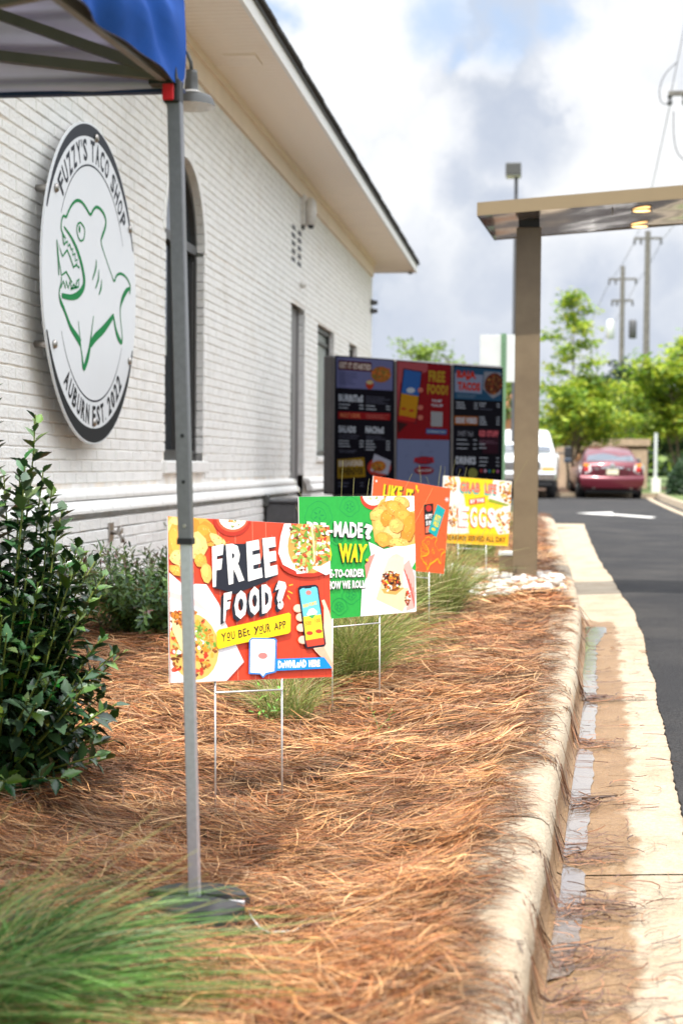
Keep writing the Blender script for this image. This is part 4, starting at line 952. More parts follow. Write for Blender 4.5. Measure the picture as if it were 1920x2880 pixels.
a.poly([(128, 120), (582, 155), (578, 395), (128, 370)], c8(95, 100, 155)); a.poly([(145, 150), (410, 168), (410, 245), (145, 225)], c8(75, 30, 35)); a.text('GET IT STARTED', [(150, 212), (405, 232), (405, 185), (150, 162)], c8(190, 180, 190), .05)
lines(150, 300, 250, 6, 17, .03, c8(60, 65, 110), 5)
a.ell(485, 265, 80, 65, c8(140, 90, 45)); a.scatter([(410, 240), (480, 190), (560, 230), (555, 300), (430, 310)], [c8(160, 110, 50), c8(120, 80, 40), c8(90, 100, 50), c8(170, 90, 50)], 10, 60); a.ell(395, 345, 32, 38, c8(150, 50, 35)); a.ell(395, 328, 28, 16, c8(170, 160, 130))
a.text('BURRiToS', [(145, 480), (342, 492), (342, 432), (145, 420)], TXC, .06); lines(145, 240, 500, 2, 26, .05); lines(310, 345, 508, 2, 26, .05, TXC, 7, False); lines(365, 560, 440, 4, 16, .06, c8(90, 95, 125), 4); lines(365, 470, 512, 2, 26, .06); lines(525, 558, 518, 2, 22, .06, TXC, 7, False)
a.poly([(140, 560), (560, 578), (558, 632), (140, 618)], c8(125, 18, 26)); a.text('MAKE IT A BOWL', [(160, 608), (320, 614), (320, 578), (160, 572)], c8(190, 120, 90), .02); lines(365, 550, 585, 3, 12, .05, c8(170, 100, 100), 4)
a.text('SALADS', [(145, 730), (282, 735), (282, 680), (145, 672)], TXC, .06); a.text('NACHoS', [(360, 735), (508, 742), (508, 686), (360, 678)], TXC, .06)
lines(145, 325, 750, 2, 20, .04, c8(90, 95, 125), 4); lines(365, 530, 760, 2, 18, .04, c8(90, 95, 125), 4); lines(145, 238, 792, 3, 22, .04); lines(312, 345, 795, 3, 22, .04, TXC, 7, False); lines(362, 450, 795, 4, 23, .04); lines(525, 556, 798, 4, 22, .04, TXC, 7, False); lines(148, 310, 870, 2, 14, .04, c8(90, 95, 125), 4)
a.poly([(135, 945), (350, 930), (360, 1085), (135, 1100)], c8(130, 105, 25)); a.text('BREAKfASt', [(145, 1005), (340, 998), (340, 948), (145, 955)], c8(180, 175, 180), .05); a.text('WHENEVER', [(145, 1075), (345, 1070), (345, 1010), (145, 1015)], c8(60, 50, 20), .05)
a.ell(470, 1010, 95, 75, c8(150, 50, 45)); a.poly([(430, 900), (565, 960), (540, 1070), (400, 1040)], c8(150, 155, 190)); a.ell(465, 1000, 60, 45, c8(150, 95, 45)); a.scatter([(420, 980), (510, 980), (500, 1040), (430, 1040)], [c8(170, 110, 50), c8(130, 70, 40), c8(120, 120, 60)], 9, 30)
lines(140, 230, 1130, 2, 26, .04, c8(90, 95, 125)); lines(315, 345, 1132, 2, 24, .04, c8(90, 95, 125), 6, False)
a.poly([(612, 155), (1042, 192), (1032, 792), (612, 782)], c8(118, 14, 26)); a.poly([(616, 160), (860, 180), (855, 240), (640, 330), (616, 600)], c8(150, 70, 85))
a.poly([(662, 215), (815, 240), (765, 660), (620, 600)], c8(35, 25, 40)); a.poly([(672, 225), (806, 248), (785, 440), (648, 415)], c8(40, 85, 165)); a.poly([(648, 415), (785, 440), (765, 615), (628, 590)], c8(165, 120, 25)); a.poly([(628, 590), (765, 615), (760, 650), (622, 625)], c8(150, 35, 35)); a.ell(722, 392, 34, 22, TXC); a.ell(665, 540, 20, 10, c8(150, 40, 30)); a.ell(728, 555, 20, 10, c8(150, 40, 30))
for y in (390, 530, 610): a.ell(800, y, 22, 20, c8(170, 100, 95))
a.poly([(614, 640), (700, 660), (620, 740)], c8(50, 20, 25))
a.text('FREE', [(866, 322), (998, 330), (998, 240), (866, 232)], c8(150, 125, 40), .05); a.text('FOOD?', [(855, 420), (1022, 432), (1022, 352), (855, 340)], c8(150, 125, 40), .05); a.text('YOU BET', [(890, 485), (972, 490), (972, 468), (890, 463)], TXC, .04); a.text('YOUR APP', [(885, 522), (980, 527), (980, 505), (885, 500)], TXC, .04)
a.poly([(884, 560), (978, 566), (976, 684), (884, 680)], c8(135, 140, 160)); a.poly([(845, 698), (1012, 706), (1010, 748), (845, 740)], c8(25, 75, 140)); a.text('DOWNLOAD NOW', [(855, 730), (1002, 736), (1002, 718), (855, 712)], TXC, .04)
a.poly([(612, 782), (1032, 792), (1026, 1320), (606, 1320)], c8(100, 112, 160)); 
for i in range(14): 
    x = random.uniform(630, 1000); y = random.uniform(810, 1200); a.stroke([(x, y), (x+random.uniform(-25, 25), y+random.uniform(-25, 25)), (x+random.uniform(-30, 30), y+20)], .005, c8(80, 88, 130))
a.ell(828, 1035, 80, 35, c8(120, 25, 40)); a.ell(828, 955, 78, 34, c8(95, 35, 60)); a.text("FUZZY'S", [(745, 975), (912, 975), (905, 925), (752, 930)], c8(150, 30, 45), .07); a.text('TACO SHOP', [(770, 1048), (890, 1042), (890, 1022), (770, 1028)], TXC, .04)
a.poly([(1072, 200), (1450, 228), (1450, 480), (1070, 460)], c8(30, 70, 110)); a.poly([(1075, 250), (1300, 270), (1290, 420), (1075, 405)], c8(120, 130, 170)); a.poly([(1310, 240), (1445, 250), (1445, 420), (1380, 460), (1300, 380)], c8(120, 125, 150)); a.ell(1385, 340, 72, 88, c8(85, 40, 30), .3); a.scatter([(1330, 280), (1420, 260), (1450, 350), (1400, 430), (1325, 390)], [c8(130, 60, 40), c8(90, 60, 35), c8(140, 100, 60), c8(70, 30, 25)], 9, 60)
a.text('BAJA', [(1090, 308), (1245, 318), (1245, 240), (1090, 230)], c8(165, 45, 40), .07); a.text('TACOS', [(1098, 390), (1278, 402), (1278, 330), (1098, 320)], c8(165, 45, 40), .07); lines(1090, 1290, 425, 2, 16, .06, c8(110, 130, 160), 4)
lines(1085, 1165, 485, 3, 21, .05); lines(1228, 1258, 492, 3, 21, .05, TXC, 6, False); lines(1270, 1330, 492, 2, 21, .05); lines(1270, 1390, 540, 1, 12, .05, c8(90, 95, 125), 4); lines(1410, 1436, 500, 2, 21, .05, TXC, 6, False)
a.poly([(1070, 595), (1260, 602), (1258, 672), (1070, 668)], c8(135, 75, 25)); a.text('SIDE VIBES', [(1082, 655), (1252, 660), (1252, 612), (1082, 608)], TXC, .05); lines(1270, 1340, 603, 4, 19, .04); lines(1408, 1432, 606, 4, 19, .04, TXC, 6, False)
a.text('SWEET TALK', [(1098, 758), (1225, 762), (1225, 722), (1098, 718)], c8(130, 135, 160), .01); a.poly([(1268, 700), (1425, 705), (1420, 900), (1300, 900)], c8(45, 16, 34)); a.text('KID STUFF', [(1270, 762), (1422, 768), (1422, 718), (1270, 712)], c8(190, 90, 110), .06)
lines(1088, 1190, 785, 3, 34, .03, TXC, 6); lines(1220, 1250, 788, 3, 34, .03, TXC, 6, False); lines(1270, 1420, 795, 2, 14, .04, c8(120, 90, 120), 4); lines(1270, 1335, 820, 2, 30, .03)
a.text('DRINKS', [(1082, 985), (1242, 988), (1242, 925), (1082, 920)], TXC, .06); lines(1270, 1340, 930, 3, 30, .03); lines(1405, 1430, 934, 3, 30, .03, TXC, 6, False); a.ell(1120, 1038, 38, 42, c8(60, 65, 100)); a.ell(1120, 1038, 30, 33, NV); a.ell(1218, 1058, 38, 42, c8(115, 120, 70))
for i, cc_ in enumerate((c8(150, 50, 60), c8(170, 140, 180), c8(40, 110, 140), c8(110, 130, 40), c8(150, 90, 140))): a.ell(1285+i*33, 1038+i, 11, 14, cc_)
a.mb.c = [(c_[0]*.30, c_[1]*.29, c_[2]*.24) for c_ in a.mb.c]; a.mb.obj('screen_display', M['screen'], t)

# ------------------------------------------------------------ drive-through clearance canopy (post + cantilever roof)
t = thing('drive_through_canopy', 'bronze steel post holding a flat canopy over the drive-through lane', 'canopy', (-.105, 11.05, -.87))
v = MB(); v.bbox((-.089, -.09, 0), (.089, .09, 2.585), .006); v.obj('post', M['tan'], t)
v = MB(); v.box((-.075, -.075, 2.585), (.075, .075, 2.64)); v.obj('neck', M['black'], t)
v = MB(); v.box((-.10, -.14, .0), (.10, .14, .012)); v.obj('base_plate', M['darkgrey'], t)
ct = .0715
def cz(x): return 1.741+(x+.462)*ct+.87
x0n, x0f, x1 = -.462, -.378, 2.6; ox, oy = -.105, 11.05
def cpt(x, y, dz): return (x-ox, y-oy, cz(x)+dz)
v = MB(); v.add([cpt(x0n, 10.6, .0), cpt(x1, 10.6, 0), cpt(x1, 11.8, 0), cpt(x0f, 11.8, 0), cpt(x0n, 10.6, .092), cpt(x1, 10.6, .092), cpt(x1, 11.8, .092), cpt(x0f, 11.8, .092)], [(4, 5, 6, 7), (0, 1, 5, 4), (1, 2, 6, 5), (2, 3, 7, 6), (3, 0, 4, 7)]); v.obj('roof_fascia', M['tanpale'], t)
v = MB(); n = 24; vs = []
for i in range(n+1):
    for j in range(9):
        x = x0n+.006+(x1-x0n-.01)*i/n; y = 10.604+1.19*j/8; xx = max(x, x0n+(x0f-x0n)*j/8+.006)
        vs.append(cpt(xx, y, .006+.0045*sin(xx*5+y*7)*sin(y*4.+xx*2)))
v.add(vs, [(i*9+j, i*9+j+1, (i+1)*9+j+1, (i+1)*9+j) for i in range(n) for j in range(8)]); v.obj('underside_panel', M['tanunder'], t, True)
v = MB(); v.add([(-.092, -.15, 2.56), (.092, -.15, 2.575), (.092, .10, 2.575), (-.092, .10, 2.56), (-.092, -.15, cz(-.19)+.01), (.092, -.15, cz(-.01)+.01), (.092, .10, cz(-.01)+.01), (-.092, .10, cz(-.19)+.01)], [(0, 3, 2, 1), (4, 5, 6, 7), (0, 1, 5, 4), (1, 2, 6, 5), (2, 3, 7, 6), (3, 0, 4, 7)]) if False else None
for (px, py) in ((1804, 589), (1798, 633)):
    d = ray(px, py); s_ = 1.85
    for _ in range(20):
        s_ = ((1.741+(d.x*s_/d.z*1 if False else 0))) if False else s_
    tpar = 10.9/d.y
    for _ in range(30): tpar = (1.741+(d.x*tpar+.462)*ct)/d.z*.5+tpar*.5
    p = d*tpar; c_ = MB(); c_.lathe([(.0, -.006), (.062, -.006), (.062, -.002)], (0, 0, 0), 24); o = c_.obj('downlight', M['lens'], t, loc=(p.x-ox, p.y-oy, p.z+.87-.002)); c_ = MB(); c_.lathe([(.063, -.002), (.063, -.009), (.073, -.009), (.073, -.002)], (0, 0, 0), 24, cap=False); c_.obj('trim_ring', M['tanpale'], o)
t = thing('meter_box', 'short tan box with pale lid standing left of the canopy post', 'box', (-.245, 11.35, -.90))
v = MB(); v.bbox((-.055, -.05, 0), (.05, .05, .235), .004); v.obj('body', M['tan'], t); v = MB(); v.bbox((-.06, -.055, .235), (.055, .055, .265), .004); v.obj('lid', M['alu'], t); v = MB(); v.box((.0, -.07, 0), (.022, -.052, .05)); v.obj('conduit', M['enamelwhite'], t)

c_ = t
v = MB(); [v.box((xx-ox-.003, 10.594-oy, cz(xx)-.002), (xx-ox+.003, 10.5985-oy, cz(xx)+.09)) for xx in (.62, 1.7)]; v.obj('fascia_seam', M['tan'], c_, kind='stuff')
v = MB()
for sx in (-.07, .07):
    for sy in (-.12, .12): v.lathe([(.012, .012), (.012, .028), (.004, .032)], (sx, sy, 0), 8)
v.obj('anchor_bolts', M['steel'], c_, kind='stuff')
# stones
sb = link('stone_bed', None, kind='structure')
sms = []
for q in range(12):
    bmv = []; import bmesh
    bm = bmesh.new(); bmesh.ops.create_icosphere(bm, subdivisions=2, radius=1)
    sd_ = Vector((q*3.1, q*1.7, q))
    for v_ in bm.verts: v_.co *= 1+.22*mnoise.noise(v_.co*1.1+sd_)
    sx, sy, sz = random.uniform(.8, 1.2), random.uniform(.7, 1.0), random.uniform(.5, .75)
    for v_ in bm.verts: v_.co = Vector((v_.co.x*sx, v_.co.y*sy, v_.co.z*sz))
    me = bpy.data.meshes.new('stone'); bm.to_mesh(me); bm.free(); me.materials.append(stone_mats[q % 6]); me.polygons.foreach_set('use_smooth', [True]*len(me.polygons)); sms.append(me)
placed = []
tries = 0
while len(placed) < 760 and tries < 14000:
    tries += 1; x = random.uniform(-1.1, .17); y = random.uniform(9.3, 12.1)
    e = ((x+.44)/.66)**2+((y-10.85)/(1.2+.1*sin(x*9)))**2
    if e > 1 or x > float(xf(y))-.13: continue
    if abs(x+.105) < .1 and abs(y-11.05) < .1: continue
    r = random.uniform(.014, .034)
    if any((x-p[0])**2+(y-p[1])**2 < (.62*(r+p[2]))**2 for p in placed): continue
    placed.append((x, y, r))
placed.sort(key=lambda p: p[1]-p[2]*20)
rs = MB()
for (x, y, r) in placed[296:]:
    me = random.choice(sms[:2]); rs.add([(x+v_.co.x*r*1.25, y+v_.co.y*r*1.25, bedz(x, y)+r*.5+.02+v_.co.z*r*1.25) for v_ in me.vertices], [tuple(p_.vertices) for p_ in me.polygons])
rs.obj('river_stones', stone_mats[1], sb, True, kind='stuff')
for (x, y, r) in placed[:296]:
    o = link('stone', random.choice(sms), sb, (x, y, bedz(x, y)+r*.5+random.uniform(0, .035)), (random.uniform(-.3, .3), random.uniform(-.3, .3), random.uniform(0, 6))); o.scale = (r*1.25,)*3

# ------------------------------------------------------------ tent
t = thing('canopy_tent', 'blue pop-up canopy tent corner with grey metal leg in front of the wall', 'tent', (-.735, 3.2, -.94))
TX, TY = -.79, 3.2; O = Vector((-.735, 3.2, -.94))
def tl(p): return tuple(Vector(p)-O)
top = Vector((-.789, 3.2, .775)); bot = Vector((-.735, 3.2, -.965)); jt = bot.lerp(top, (-.15+.94)/(.775+.94))
def leg(a, b, hw, name, m):
    v = MB(); e = hw*.15
    ring = lambda c: [(c.x-hw+e, c.y-hw, c.z), (c.x+hw-e, c.y-hw, c.z), (c.x+hw, c.y-hw+e, c.z), (c.x+hw, c.y+hw-e, c.z), (c.x+hw-e, c.y+hw, c.z), (c.x-hw+e, c.y+hw, c.z), (c.x-hw, c.y+hw-e, c.z), (c.x-hw, c.y-hw+e, c.z)]
    vs = [tl(p) for p in ring(a)+ring(b)]; v.add(vs, [(j, (j+1) % 8, 8+(j+1) % 8, 8+j) for j in range(8)]+[tuple(range(7, -1, -1)), tuple(range(8, 16))]); return v.obj(name, m, t)
lo = leg(jt, top, .0148, 'outer_leg', M['polegrey']); leg(bot, jt+Vector((0, 0, .02)), .0118, 'inner_leg', M['polelow'])
v = MB(); c_ = jt+Vector((0, 0, -.004)); v.box(tl(c_-Vector((.0165, .0165, .008))), tl(c_+Vector((.0165, .0165, .006)))); v.obj('leg_collar', M['black'], t)
def on_leg(z): return bot.lerp(top, (z+.94)/(.775+.94))
for z, r, m_n in ((.070, .0042, 'black'), (-.028, .0042, 'black'), (-.122, .0045, 'steel')):
    p = on_leg(z); c_ = MB(); c_.lathe([(r, -.0005), (r*.8, -.002)], tl(p+Vector((.001, -.0148, 0))), 12, 'y'); c_.obj('leg_hole' if m_n == 'black' else 'leg_screw', M[m_n], t)
v = MB(); v.bbox(tl((TX-.022, TY-.022, .772)), tl((TX+.015, TY+.02, .825)), .004); v.obj('corner_bracket', M['black'], t)
v = MB(); v.bbox(tl((TX-.021, TY-.027, .776)), tl((TX+.004, TY-.022, .812)), .002); v.obj('push_button', M['red'], t)
v = MB(); v.box(tl((TX-.05, TY-.03, .81)), tl((TX+.010, TY+.02, .845))); v.obj('truss_hub', M['black'], t)
def bar(a, b, w_=.011, h_=.011, name='truss_bar'):
    a, b = Vector(a), Vector(b); d = (b-a); l_ = d.length; v = MB(); v.box((0, -w_, -h_), (l_, w_, h_)); o = v.obj(name, M['truss'], t, loc=tl(a)); o.rotation_euler = d.to_track_quat('X', 'Z').to_euler(); return o
bar((TX-.01, TY-.03, .825), (-2.2, TY-.03, 1.02)); bar((TX-.016, TY-.04, .825), (-.935, 1.2, .795), .008, .012)
bar((TX-.01, TY-.03, .83), (-.96, 1.3, 1.02), .007, .012); bar((-.83, 2.62, .845), (-1.9, 2.75, .72), .009, .011)
bar((TX-.03, TY-.04, .835), (-2.2, TY-.05, .60) if False else (-2.2, TY-.0, 1.35))
# fabric: side valance facing the lane (runs toward camera), far valance, roof panels
def cloth(fn, nu, nv, name, m, thick=None):
    v = MB(); vs = [tl(fn(i/nu, j/nv)) for i in range(nu+1) for j in range(nv+1)]; k_ = nv+1
    v.add(vs, [(i*k_+j, i*k_+j+1, (i+1)*k_+j+1, (i+1)*k_+j) for i in range(nu) for j in range(nv)]); return v.obj(name, m, t, True)
XS = -.778
def side(u, vv):
    y = 3.225-u*2.6; z = .812+vv*.24
    fold = .007*sin(y*13+vv*9)+.005*sin(y*27+vv*14)+.008*sin(y*6-vv*9)
    x = XS-.055*(3.225-y)+fold*min(1, u*12)+.012*(1-vv)*sin(vv*3)
    z += .006*sin(y*9)*(1-vv)-.035*(u*12 if u < .08 else 1)*0
    return (x, y, z)
cloth(side, 120, 10, 'side_valance', M['tentblue'])
def side_in(u, vv):
    p = side(u, vv); return (p[0]-.004, p[1], p[2])
cloth(side_in, 120, 10, 'side_valance_lining', M['tentin'])
def farv(u, vv):
    x = -.775-u*2.9; z = .808+vv*.24; return (x, 3.222+.010*sin(x*9+vv*9)+.010*sin(vv*22+x*2.5)+.006*sin(vv*40+x*4), z+.002*sin(x*7))
cloth(farv, 60, 26, 'far_valance_lining', M['tentin'])
v = MB(); v.box(tl((-3.7, 3.214, .803)), tl((-.775, 3.236, .811))); v.obj('hem', M['tenthem'], t)
def roofp(c0, c1, ap):
    def f(u, vv):
        a_ = Vector(c0).lerp(Vector(c1), u); p = a_.lerp(Vector(ap), vv); s_ = .03*sin(vv*pi)*0; return (p.x, p.y, p.z-.05*sin(pi*vv)*sin(pi*u))
    return f
AP = (-2.2, 1.75, 1.95)
C = [(-.778, 3.225, 1.05), (-.90, .3, 1.05), (-3.65, .3, 1.05), (-3.65, 3.225, 1.05)]
for i in range(4): cloth(roofp(C[i], C[(i+1) % 4], AP), 12, 10, 'roof_panel', M['tentblue'])
# other legs stand outside the frame
v = MB(); v.box(tl((-.80, .32, -.95)), tl((-.77, .35, .8))); v.box(tl((-3.65, .32, -.9)), tl((-3.62, .35, .8))); v.box(tl((-3.65, 3.18, -.6)), tl((-3.62, 3.21, .8))) ; 
for (x, y, zb) in ((-.80, .32, -.95), (-3.65, .32, -.9)):
    v = MB(); v.box(tl((x, y, zb)), tl((x+.03, y+.03, .8))); v.obj('outer_leg', M['polegrey'], t)
# weight
t = thing('tent_weight', 'round black slotted weight plate around the foot of the tent leg', 'weight', (-.735, 3.2, bedz(-.735, 3.2)+.012))
v = MB()
for (a0, a1) in ((.25, 2.9), (3.4, 6.03)):
    n = 22; pr = [(.022, .0), (.112, .0), (.12, .01), (.12, .045), (.112, .055), (.022, .06)]; vs = []
    for i in range(n+1):
        a = a0+(a1-a0)*i/n
        for r, z in pr: vs.append((r*cos(a), r*sin(a), z))
    k_ = len(pr); v.add(vs, [(i*k_+j, i*k_+(j+1) % k_, (i+1)*k_+(j+1) % k_, (i+1)*k_+j) for i in range(n) for j in range(k_)]+[tuple(range(k_)), tuple(range(len(vs)-1, len(vs)-1-k_, -1))])
v.obj('weight_plate', M['rubber'], t); v = MB(); v.lathe([(.10, .001), (.10, .038)], (0, 0, 0), 30); v.obj('plate_core', M['rubber'], t); v = MB(); v.box((.03, -.012, .04), (.11, .004, .05)); v.obj('clamp_strap', M['polelow'], t)

# ------------------------------------------------------------ pine straw
def straw(n, ylo, yhi, wd, length, seed, layers=.03, per=11):
    r = np.random.default_rng(seed); m = n//per
    u = r.random(m); Y = 1/((1-u)/ylo+u/yhi)
    xmin = np.maximum((0-1560)/4250*Y*1.03-.1, -2.72)
    edge = -.19+.022*np.sin(Y*5.1)+.018*np.sin(Y*13.7+1)+.014*np.sin(Y*29+2)
    xe = xf(Y)+edge
    X = xmin+(xe-xmin)*r.random(m)
    fld = 1.0*np.sin(X*2.3+Y*1.7)+.8*np.sin(Y*3.9-X*2.7)
    th = fld*.30+r.normal(size=m)*.62; th = np.where(r.random(m) < .16, r.random(m)*pi, th)
    hc = r.random(m)**1.3*layers*(1+.7*np.sin(X*7+Y*5)*np.sin(Y*6.3-X*2))
    pal = np.array([(.47, .20, .075), (.52, .27, .11), (.62, .37, .18), (.36, .14, .05), (.24, .11, .05), (.40, .21, .10), (.28, .10, .04), (.66, .44, .25), (.17, .08, .045), (.33, .23, .15)])
    ci = r.integers(0, len(pal), m)
    rep = lambda a: np.repeat(a, per)
    sp = .055*(length/.15)
    X = rep(X)+r.normal(size=m*per)*sp; Y = rep(Y)+r.normal(size=m*per)*sp; th = rep(th)+r.normal(size=m*per)*.30; hh = rep(hc)*(.7+.6*r.random(m*per)); ci = rep(ci); n = m*per
    Y = np.maximum(Y, 1.9)
    ci = np.where(r.random(n) < .4, r.integers(0, len(pal), n), ci)
    loner = r.random(n) < .10; th = np.where(loner, r.random(n)*pi, th)
    xe = xf(Y)-.165+.03*np.sin(Y*7.7)*np.sin(Y*17)
    X = np.where(X > xe, xe-abs(r.normal(size=n))*.03, X)
    over = (r.random(n) < .016) & (Y < 10); clump = .25+.75*(np.sin(Y*9.1)*np.sin(Y*3.7+1)).clip(0, 1)
    X = np.where(over, xe+.01+(r.random(n)**1.6)*.13*clump, X)
    Ln = length*(.35+.95*r.random(n)); K = 4; s = np.linspace(-.5, .5, K)
    curv = r.normal(size=n)*.6; ang = th[:, None]+curv[:, None]*s[None, :]
    P = np.zeros((n, K, 3)); dx = np.cos(ang)*Ln[:, None]/(K-1); dy = np.sin(ang)*Ln[:, None]/(K-1)
    P[:, :, 0] = X[:, None]+np.cumsum(dx, 1)-dx.sum(1)[:, None]/2; P[:, :, 1] = Y[:, None]+np.cumsum(dy, 1)-dy.sum(1)[:, None]/2
    Zg = bed(P[:, :, 0], P[:, :, 1]); ks = xf(P[:, :, 1])
    kz = zr(P[:, :, 1])+np.interp(P[:, :, 0]-ks, [-.2, -.07, -.035, -.018, -.002, .012, .3], [.152, .154, .142, .105, .02, .004, .016])
    Zg = np.where(P[:, :, 0] > ks-.195, kz, Zg)
    hh = hh*np.clip((xe+.02-X)/.08, .1, 1)
    tilt = r.normal(size=n)*.16
    P[:, :, 2] = Zg+.004+hh[:, None]+np.maximum(tilt[:, None]*s[None, :]*Ln[:, None], -.012)
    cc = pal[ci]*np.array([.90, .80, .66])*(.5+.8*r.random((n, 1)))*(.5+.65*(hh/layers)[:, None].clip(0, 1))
    Wd = np.ones((n, K))*wd*(.6+.8*r.random(n))[:, None]; Wd[:, 0] *= .5; Wd[:, -1] *= .4
    return P, Wd, cc
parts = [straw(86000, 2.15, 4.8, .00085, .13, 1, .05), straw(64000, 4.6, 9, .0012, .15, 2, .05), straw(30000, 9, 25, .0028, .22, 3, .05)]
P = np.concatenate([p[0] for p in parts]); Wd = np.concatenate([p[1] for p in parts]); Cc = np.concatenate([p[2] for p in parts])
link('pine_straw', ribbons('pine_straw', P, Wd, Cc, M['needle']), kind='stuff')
# loose needles and twigs in the gutter
def gutter_bits(n, seed):
    r = np.random.default_rng(seed); heaps = [(2.55, .05), (2.95, .03), (3.25, .04), (4.05, .05), (5.65, .05), (6.68, .04), (3.6, .05), (4.7, .04), (2.3, .08)]
    Y = np.zeros(n); X = np.zeros(n)
    for i in range(n):
        if r.random() < .62:
            h = heaps[r.integers(len(heaps))]; Y[i] = h[0]+r.normal()*.05; X[i] = xf(Y[i])+.0+abs(r.normal())*.09
        else:
            Y[i] = 2.2+7*r.random()**1.6; X[i] = xf(Y[i])+r.random()*.30
    th = r.normal(size=n)*.7+.25; Ln = .05+.11*r.random(n); K = 5; s = np.linspace(-.5, .5, K); ang = th[:, None]+r.normal(size=n)[:, None]*2*s[None]
    P = np.zeros((n, K, 3)); dx = np.cos(ang)*Ln[:, None]/(K-1); dy = np.sin(ang)*Ln[:, None]/(K-1)
    P[:, :, 0] = X[:, None]+np.cumsum(dx, 1)-dx.sum(1)[:, None]/2; P[:, :, 1] = Y[:, None]+np.cumsum(dy, 1)-dy.sum(1)[:, None]/2
    ks = xf(P[:, :, 1]); P[:, :, 2] = zr(P[:, :, 1])+np.interp(P[:, :, 0]-ks, [-.2, -.07, -.035, -.018, -.002, .012, .3], [.153, .155, .143, .11, .02, .010, .024])+r.random(n)[:, None]*.012
    pal = np.array([(.10, .045, .03), (.15, .07, .035), (.07, .04, .03), (.28, .13, .06)]); cc = pal[r.integers(0, 4, n)]
    Wd = np.ones((n, K))*.0011*(.6+1.2*r.random(n))[:, None]
    return P, Wd, cc
P, Wd, Cc = gutter_bits(950, 5); link('gutter_litter', ribbons('gutter_litter', P, Wd, Cc, M['needle']), kind='stuff')

# ------------------------------------------------------------ grasses
def grass(name, label, cx, cy, rad0, n, hmin, hmax, reach, lean=(0, 0), wd=.0014, seed=1, pal=None, group='ornamental grass clumps in the pine straw', stalks=0, dirs=None):
    r = np.random.default_rng(seed); K = 8
    an = r.random(n)*2*pi; rr = rad0*np.sqrt(r.random(n)); bx_ = cx+rr*np.cos(an); by_ = cy+rr*np.sin(an)
    da = an+r.normal(size=n)*1.3
    Ht = hmin+(hmax-hmin)*r.random(n); Re = reach*(.25+.9*r.random(n)); 
    s = np.linspace(0, 1, K)[None, :]
    dxv = np.cos(da)*Re+lean[0]*(.4+.8*r.random(n)); dyv = np.sin(da)*Re+lean[1]*(.4+.8*r.random(n))
    P = np.zeros((n, K, 3)); P[:, :, 0] = bx_[:, None]+dxv[:, None]*s**1.5; P[:, :, 1] = by_[:, None]+dyv[:, None]*s**1.5
    droop = .35+.6*r.random(n)
    z0 = bed(bx_, by_); P[:, :, 2] = z0[:, None]+Ht[:, None]*(s*(1+droop[:, None])-droop[:, None]*s**2.4)
    P[:, :, 2] = np.maximum(P[:, :, 2], bed(P[:, :, 0], P[:, :, 1])+.01)
    if pal is None: pal = np.array([(.24, .32, .08), (.32, .38, .11), (.44, .42, .17), (.13, .20, .05), (.52, .42, .22), (.28, .36, .08)])
    cc = pal[r.integers(0, len(pal), n)]*(.7+.6*r.random((n, 1)))
    Wd = wd*(.6+.7*r.random(n))[:, None]*(1-.75*s**1.5)*np.ones((1, K))
    me = ribbons(name, P, Wd, cc, M['blade'], up=r.normal(size=(n, 1, 3))+np.array([0, -.8, 0]))
    t = thing(name, label, 'grass', (cx, cy, bedz(cx, cy)), group=group)
    o = link('blades', me, t); o.location = (-cx, -cy, -bedz(cx, cy))
    if stalks:
        K = 7; P = np.zeros((stalks, K, 3)); Wd = np.zeros((stalks, K)); s = np.linspace(0, 1, K)
        for i in range(stalks):
            a_ = r.random()*2*pi; h = hmax*(1.0+1.15*r.random()**1.6); re = reach*(.2+1.1*r.random())
            if dirs: a_ = dirs[i % len(dirs)]+r.normal()*.25
            P[i, :, 0] = cx+.06*r.normal()+cos(a_)*re*s**1.3; P[i, :, 1] = cy+.06*r.normal()+sin(a_)*re*.5*s**1.3; P[i, :, 2] = bedz(cx, cy)+h*s; Wd[i] = .0013*(1-.6*s)
        cc = np.array([(.34, .32, .12)])*(.7+.6*r.random((stalks, 1))); me = ribbons('stalks', P, Wd, cc, M['blade'], up=np.array([0, -1., .1])[None, None, :].repeat(stalks, 0)); o = link('stalks', me, t); o.location = (-cx, -cy, -bedz(cx, cy))
GP = np.array([(.08, .20, .035), (.13, .29, .055), (.24, .40, .12), (.03, .09, .02), (.07, .17, .03), (.11, .25, .045), (.025, .07, .018), (.34, .30, .14)])
grass('ornamental_grass', 'large blurred green grass clump in the near left corner by the tent foot', -1.02, 2.46, .17, 1500, .04, .18, .38, (.18, .0), .0016, 3, GP, stalks=40, dirs=[.1, .4, .8, 1.3, 2.2])
grass('ornamental_grass', 'green and straw grass clump behind the FREE FOOD and green signs', -.80, 6.35, .13, 1300, .12, .44, .42, (.04, -.05), .0014, 4, stalks=30, dirs=[pi*.5, 1.2, 2.0, 2.6, .5])
grass('ornamental_grass', 'airy grass clump behind the orange sign in front of the white stones', -.58, 8.7, .12, 1200, .12, .42, .36, (.02, -.02), .0016, 5, stalks=44, dirs=[.1, .35, .7, 1.4, 2.6])
grass('ornamental_grass', 'small grass clump behind the stakes of the FREE FOOD sign', -.92, 5.5, .09, 520, .08, .24, .24, (.0, -.02), .0011, 6)
grass('ornamental_grass', 'far grass clump between menu board and canopy post', -.55, 13.2, .16, 900, .3, .55, .30, (.05, 0), .002, 7)

